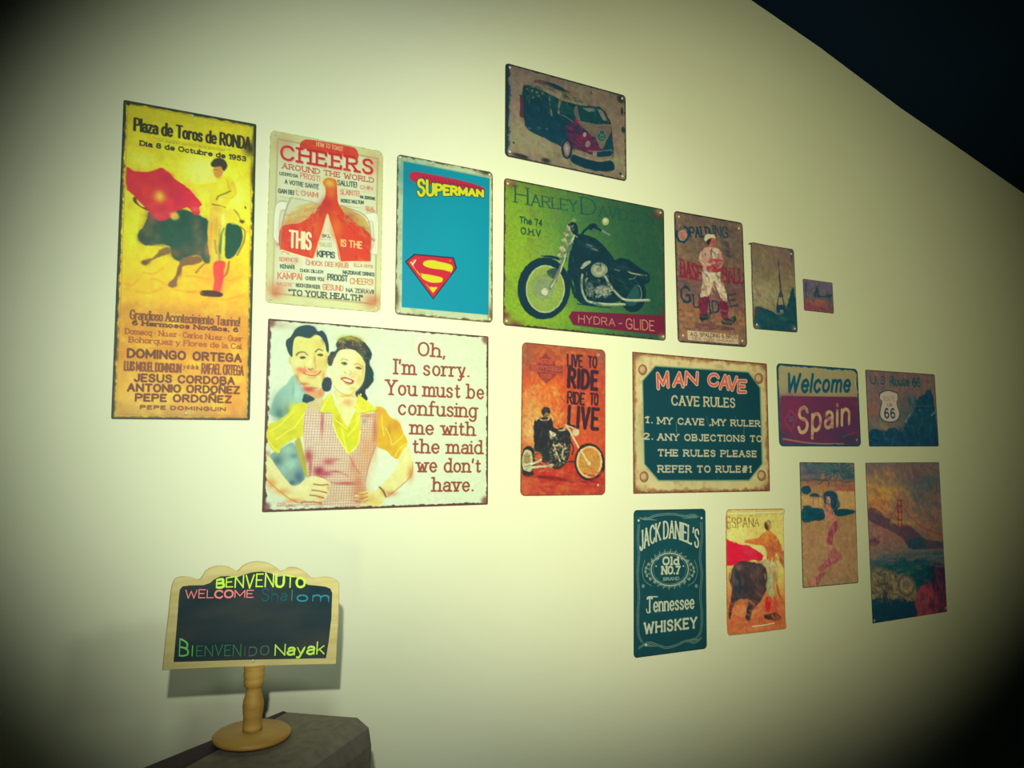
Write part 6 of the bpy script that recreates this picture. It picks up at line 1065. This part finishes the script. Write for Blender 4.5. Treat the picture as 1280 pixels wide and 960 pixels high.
def cmesh(name, v_, f_, m): return mesh_obj(name, [p - O_ for p in v_], f_, m, cab)
a0, a1 = cab_ring(0), cab_ring(CLEN)
far0 = [p - CU * .010 + Vector((0, 0, -.012)) for p in a0]
th_ = .004
def slab(name, q, n, m, t=th_):
    v_ = list(q) + [p - n * t for p in q]
    return cmesh(name, v_, [(0, 1, 2, 3), (7, 6, 5, 4), (0, 4, 5, 1), (1, 5, 6, 2), (2, 6, 7, 3), (3, 7, 4, 0)], m)
slab('top_panel', [a0[1], a0[2], a1[2], a1[1]], Vector((0, 0, 1)), CABM, .012)
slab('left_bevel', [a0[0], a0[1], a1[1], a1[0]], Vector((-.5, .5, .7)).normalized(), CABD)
slab('right_bevel', [a0[2], a0[3], a1[3], a1[2]], (CV + Vector((0, 0, 1))).normalized(), CABM)
slab('right_bevel', [a0[3], a0[4], a1[4], a1[3]], (CV * 2 + Vector((0, 0, .5))).normalized(), CABM)
# body shell down to the floor
bl = [a0[0], a0[4], a1[4], a1[0]]
v_ = [Vector((p.x, p.y, min(p.z, TZ - .020))) for p in bl] + [Vector((p.x, p.y, 0)) for p in bl]
v_[1].z = TZ - .030; v_[2].z = TZ - .030
cmesh('body', v_, [(3, 2, 1, 0), (4, 5, 6, 7), (0, 1, 5, 4), (1, 2, 6, 5), (2, 3, 7, 6), (3, 0, 4, 7)], CABM)
# far end: a small bevel closing the top
e_ = [a0[1], a0[2], a0[3], a0[4], a0[0]]
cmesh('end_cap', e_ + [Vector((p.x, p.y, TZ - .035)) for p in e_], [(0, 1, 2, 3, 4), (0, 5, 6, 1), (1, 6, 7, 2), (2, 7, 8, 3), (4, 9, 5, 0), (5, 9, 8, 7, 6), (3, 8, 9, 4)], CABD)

# ================================================================== chalkboard on its turned stand
BX = .140; BY = CAM.y + .918
PINE = mat('pale_pine', (196, 182, 122), 0.6, spec=.25, noise=(14, (176, 158, 98), .8, (1, 1, 9)), bump=(40, .1, .0006))
PINE2 = mat('warm_pine_turned', (186, 150, 74), 0.55, spec=.3, noise=(20, (162, 116, 50), .9, (1, 1, 5)), bump=(60, .1, .0004))
SLATE = mat('blackboard_paint', (8, 42, 50), 0.7, spec=.2, noise=(16, (56, 58, 56), .8, (.6, 1, 1.6)))
cb = thing('chalkboard', 'small table chalkboard with scalloped pine frame and bright handwriting, on a turned stand', 'chalkboard', (BX, BY, TZ))
def lathe(name, prof, m, parent, n=40):
    v_, f_ = [], []
    for r, z in prof:
        for i in range(n): a = 2 * math.pi * i / n; v_.append((r * math.cos(a), r * math.sin(a), z))
    for k in range(len(prof) - 1):
        for i in range(n): f_.append((k*n + i, k*n + (i+1) % n, (k+1)*n + (i+1) % n, (k+1)*n + i))
    f_.append(tuple(reversed(range(n)))); f_.append(tuple((len(prof) - 1) * n + i for i in range(n)))
    o = mesh_obj(name, v_, f_, m, parent, True); return o
lathe('base', [(.0385, 0), (.0415, .0008), (.0432, .003), (.0430, .005), (.0405, .0072), (.038, .0078), (.0375, .0086), (.010, .0092)], PINE2, cb)
BZ0 = at(190 + 645 / 5.12, 695 + 706 / 5.12, BY - .004).z - TZ

KP = (BZ0 - .0086) / .0994
lathe('turned_pole', [(r, .0086 + (z - .0086) * KP) for r, z in [(.0088, .0088), (.0108, .0095), (.0112, .014), (.0106, .020), (.0104, .030), (.0112, .036), (.0118, .046), (.0112, .054), (.0096, .062), (.0088, .067), (.0084, .072), (.0094, .076), (.0110, .078), (.0106, .081), (.0116, .084), (.0108, .087), (.0116, .090), (.0118, .097), (.0112, .100), (.0118, .104), (.0112, .108)]], PINE2, cb, 28)
YB = BY - .004                                             # board front plane
def bp(x, y, yy=None):
    """crop (190,695)x5.12 of the photograph -> board coordinates"""
    p = at(190 + x / 5.12, 695 + y / 5.12, YB if yy is None else yy); return Vector((p.x - BX, YB - BY, p.z - TZ))
def extrude(name, pts, m, t, parent, y0=0.0, bev=0.0):
    pts = [Vector((p[0], 0, p[2])) for p in pts]; n = len(pts); cx = sum((p.x for p in pts)) / n; cz = sum((p.z for p in pts)) / n
    rings = [(y0 + t, 0), (y0 + bev, 0), (y0, bev)]
    v_ = []
    for yy, ins in rings:
        for i, p in enumerate(pts):
            a, b = pts[i - 1], pts[(i + 1) % n]; tn = (b - a).normalized(); nr = Vector((-tn.z, 0, tn.x)); s_ = 1 if nr.dot(Vector((cx - p.x, 0, cz - p.z))) > 0 else -1
            v_.append((p.x + nr.x * s_ * ins, yy, p.z + nr.z * s_ * ins))
    f_ = [tuple(range(2*n, 3*n)), tuple(reversed(range(n)))]
    for k in range(2):
        for i in range(n): f_.append((k*n + i, k*n + (i+1) % n, (k+1)*n + (i+1) % n, (k+1)*n + i))
    return mesh_obj(name, v_, f_, m, parent)
OUT = [(66, 732), (84, 560), (104, 380), (118, 240), (128, 190)]
ARC = catmull([(132, 176), (150, 146), (190, 134), (240, 136), (300, 152), (322, 130), (350, 92), (400, 68), (450, 64), (500, 74), (545, 98), (580, 66), (630, 42), (690, 36), (750, 48), (800, 76), (828, 98), (880, 74), (930, 76), (975, 98), (1010, 128), (1032, 144), (1080, 136), (1140, 138), (1180, 152), (1198, 176), (1200, 200)], 3)
OUTL = OUT + [tuple(p) for p in ARC] + [(1196, 400), (1186, 560), (1178, 694), (900, 700), (500, 714), (250, 724)]
frame = extrude('frame', [bp(x, y) for x, y in OUTL], PINE, .004, cb, bev=.0008)
INN = [(138, 676), (150, 540), (162, 400), (172, 260), (178, 214), (196, 194), (240, 188), (330, 186), (372, 172), (396, 150), (440, 130), (490, 128), (540, 138), (580, 122), (640, 104), (700, 98), (760, 110), (800, 132), (850, 126), (910, 132), (960, 152), (996, 184), (1060, 190), (1110, 196), (1140, 208), (1152, 236), (1146, 400), (1130, 540), (1112, 652), (900, 656), (600, 662), (350, 670)]
PS = [bp(x, y) for x, y in INN]
slate = extrude('slate', PS, SLATE, .001, cb, y0=-.0052)
for o_ in (frame, slate): o_.location.y = 0
frame.data.transform(Matrix.Translation((0, YB - BY, 0)))
def writing(name, txt, pL, pR, cap, cap2, w, rgb, label, serif=0.0, gap=2.6, seed=0, slant=0.05, wob=.35, fade=None, mid=0.0):
    rng = np.random.RandomState(seed); gl, tw = layout(txt, gap, 4.0, serif); v_, f_ = [], []; y = -.0054
    for g in gl:
        oy = rng.uniform(-wob, wob); sc = 1 + rng.uniform(-.06, .06)
        for st in g:
            q = []
            for (x, z) in st:
                t = x / tw; c = (cap + (cap2 - cap) * t + mid * math.sin(math.pi * t)) / 10
                X_ = pL[0] + (pR[0] - pL[0]) * t + slant * z * c; Y_ = pL[1] + (pR[1] - pL[1]) * t - (z * sc + oy) * c; q.append(bp(X_, Y_))
            # round-ended ribbon, 0.3 mm thick paint
            m_ = len(q); pts = [Vector((p.x, p.z)) for p in q]; dense = []
            for i in range(m_ - 1):
                dense.append(pts[i])
            dense.append(pts[-1])
            b0 = len(v_); nn = len(dense)
            for i, p in enumerate(dense):
                a = dense[max(i - 1, 0)]; b = dense[min(i + 1, nn - 1)]; d = (b - a); d = d.normalized() if d.length > 1e-9 else Vector((1, 0)); nr = Vector((-d.y, d.x)); hw = w / 2 * (1 + rng.uniform(-.1, .1))
                e = d * (-hw * .6 if i == 0 else (hw * .6 if i == nn - 1 else 0)); sq = .55 if i in (0, nn - 1) else 1
                pp = p + e
                v_.extend([(pp.x + nr.x * hw * sq, y, pp.y + nr.y * hw * sq), (pp.x, y - .00015, pp.y), (pp.x - nr.x * hw * sq, y, pp.y - nr.y * hw * sq)])
            for i in range(nn - 1): k = b0 + i * 3; f_ += [(k, k + 3, k + 4, k + 1), (k + 1, k + 4, k + 5, k + 2)]
    o = mesh_obj(name, v_, f_, mat('marker_' + '_'.join(map(str, rgb)), rgb, .7, spec=.1), cb); o['label'] = label; return o
LIME, PINKW = (190, 226, 74), (236, 128, 128)
writing('writing', 'BENVENUTO', (412, 200), (975, 196), 46, 52, .0026, LIME, 'lime green handwriting along the top', gap=2.2, seed=1, mid=34, wob=.6)
writing('writing', 'WELCOME', (214, 268), (645, 262), 54, 42, .0019, PINKW, 'pink handwriting below the top left', gap=1.8, seed=2, wob=.5)
writing('writing', 'Sha', (702, 286), (860, 284), 76, 62, .0015, (30, 84, 92), 'faded blue start of the handwriting at right', gap=2.4, seed=3, wob=.6)
writing('writing', 'lom', (893, 284), (1128, 290), 62, 58, .0017, (44, 128, 150), 'light blue end of the handwriting at right', gap=2.6, seed=8, wob=.6)
writing('writing', 'BI', (174, 640), (256, 638), 108, 66, .0017, (110, 190, 100), 'green handwriting at the lower left', gap=3.0, seed=4)
writing('writing', 'ENVEN', (284, 636), (565, 634), 60, 74, .0014, (66, 130, 84), 'thin dark green handwriting at the bottom', gap=2.2, seed=5, wob=.6)
writing('writing', 'IDO', (592, 636), (745, 628), 52, 60, .0013, (84, 100, 92), 'grey worn handwriting at the bottom', gap=3.4, seed=6, wob=.6)
writing('writing', 'Nayak', (786, 630), (1098, 624), 62, 80, .0024, (186, 224, 84), 'yellow green handwriting at the lower right', gap=1.8, seed=7, wob=.6)
pin = nail(cb, bp(645, 668).x, bp(645, 668).z, YB - BY - .0006, r=.0016)
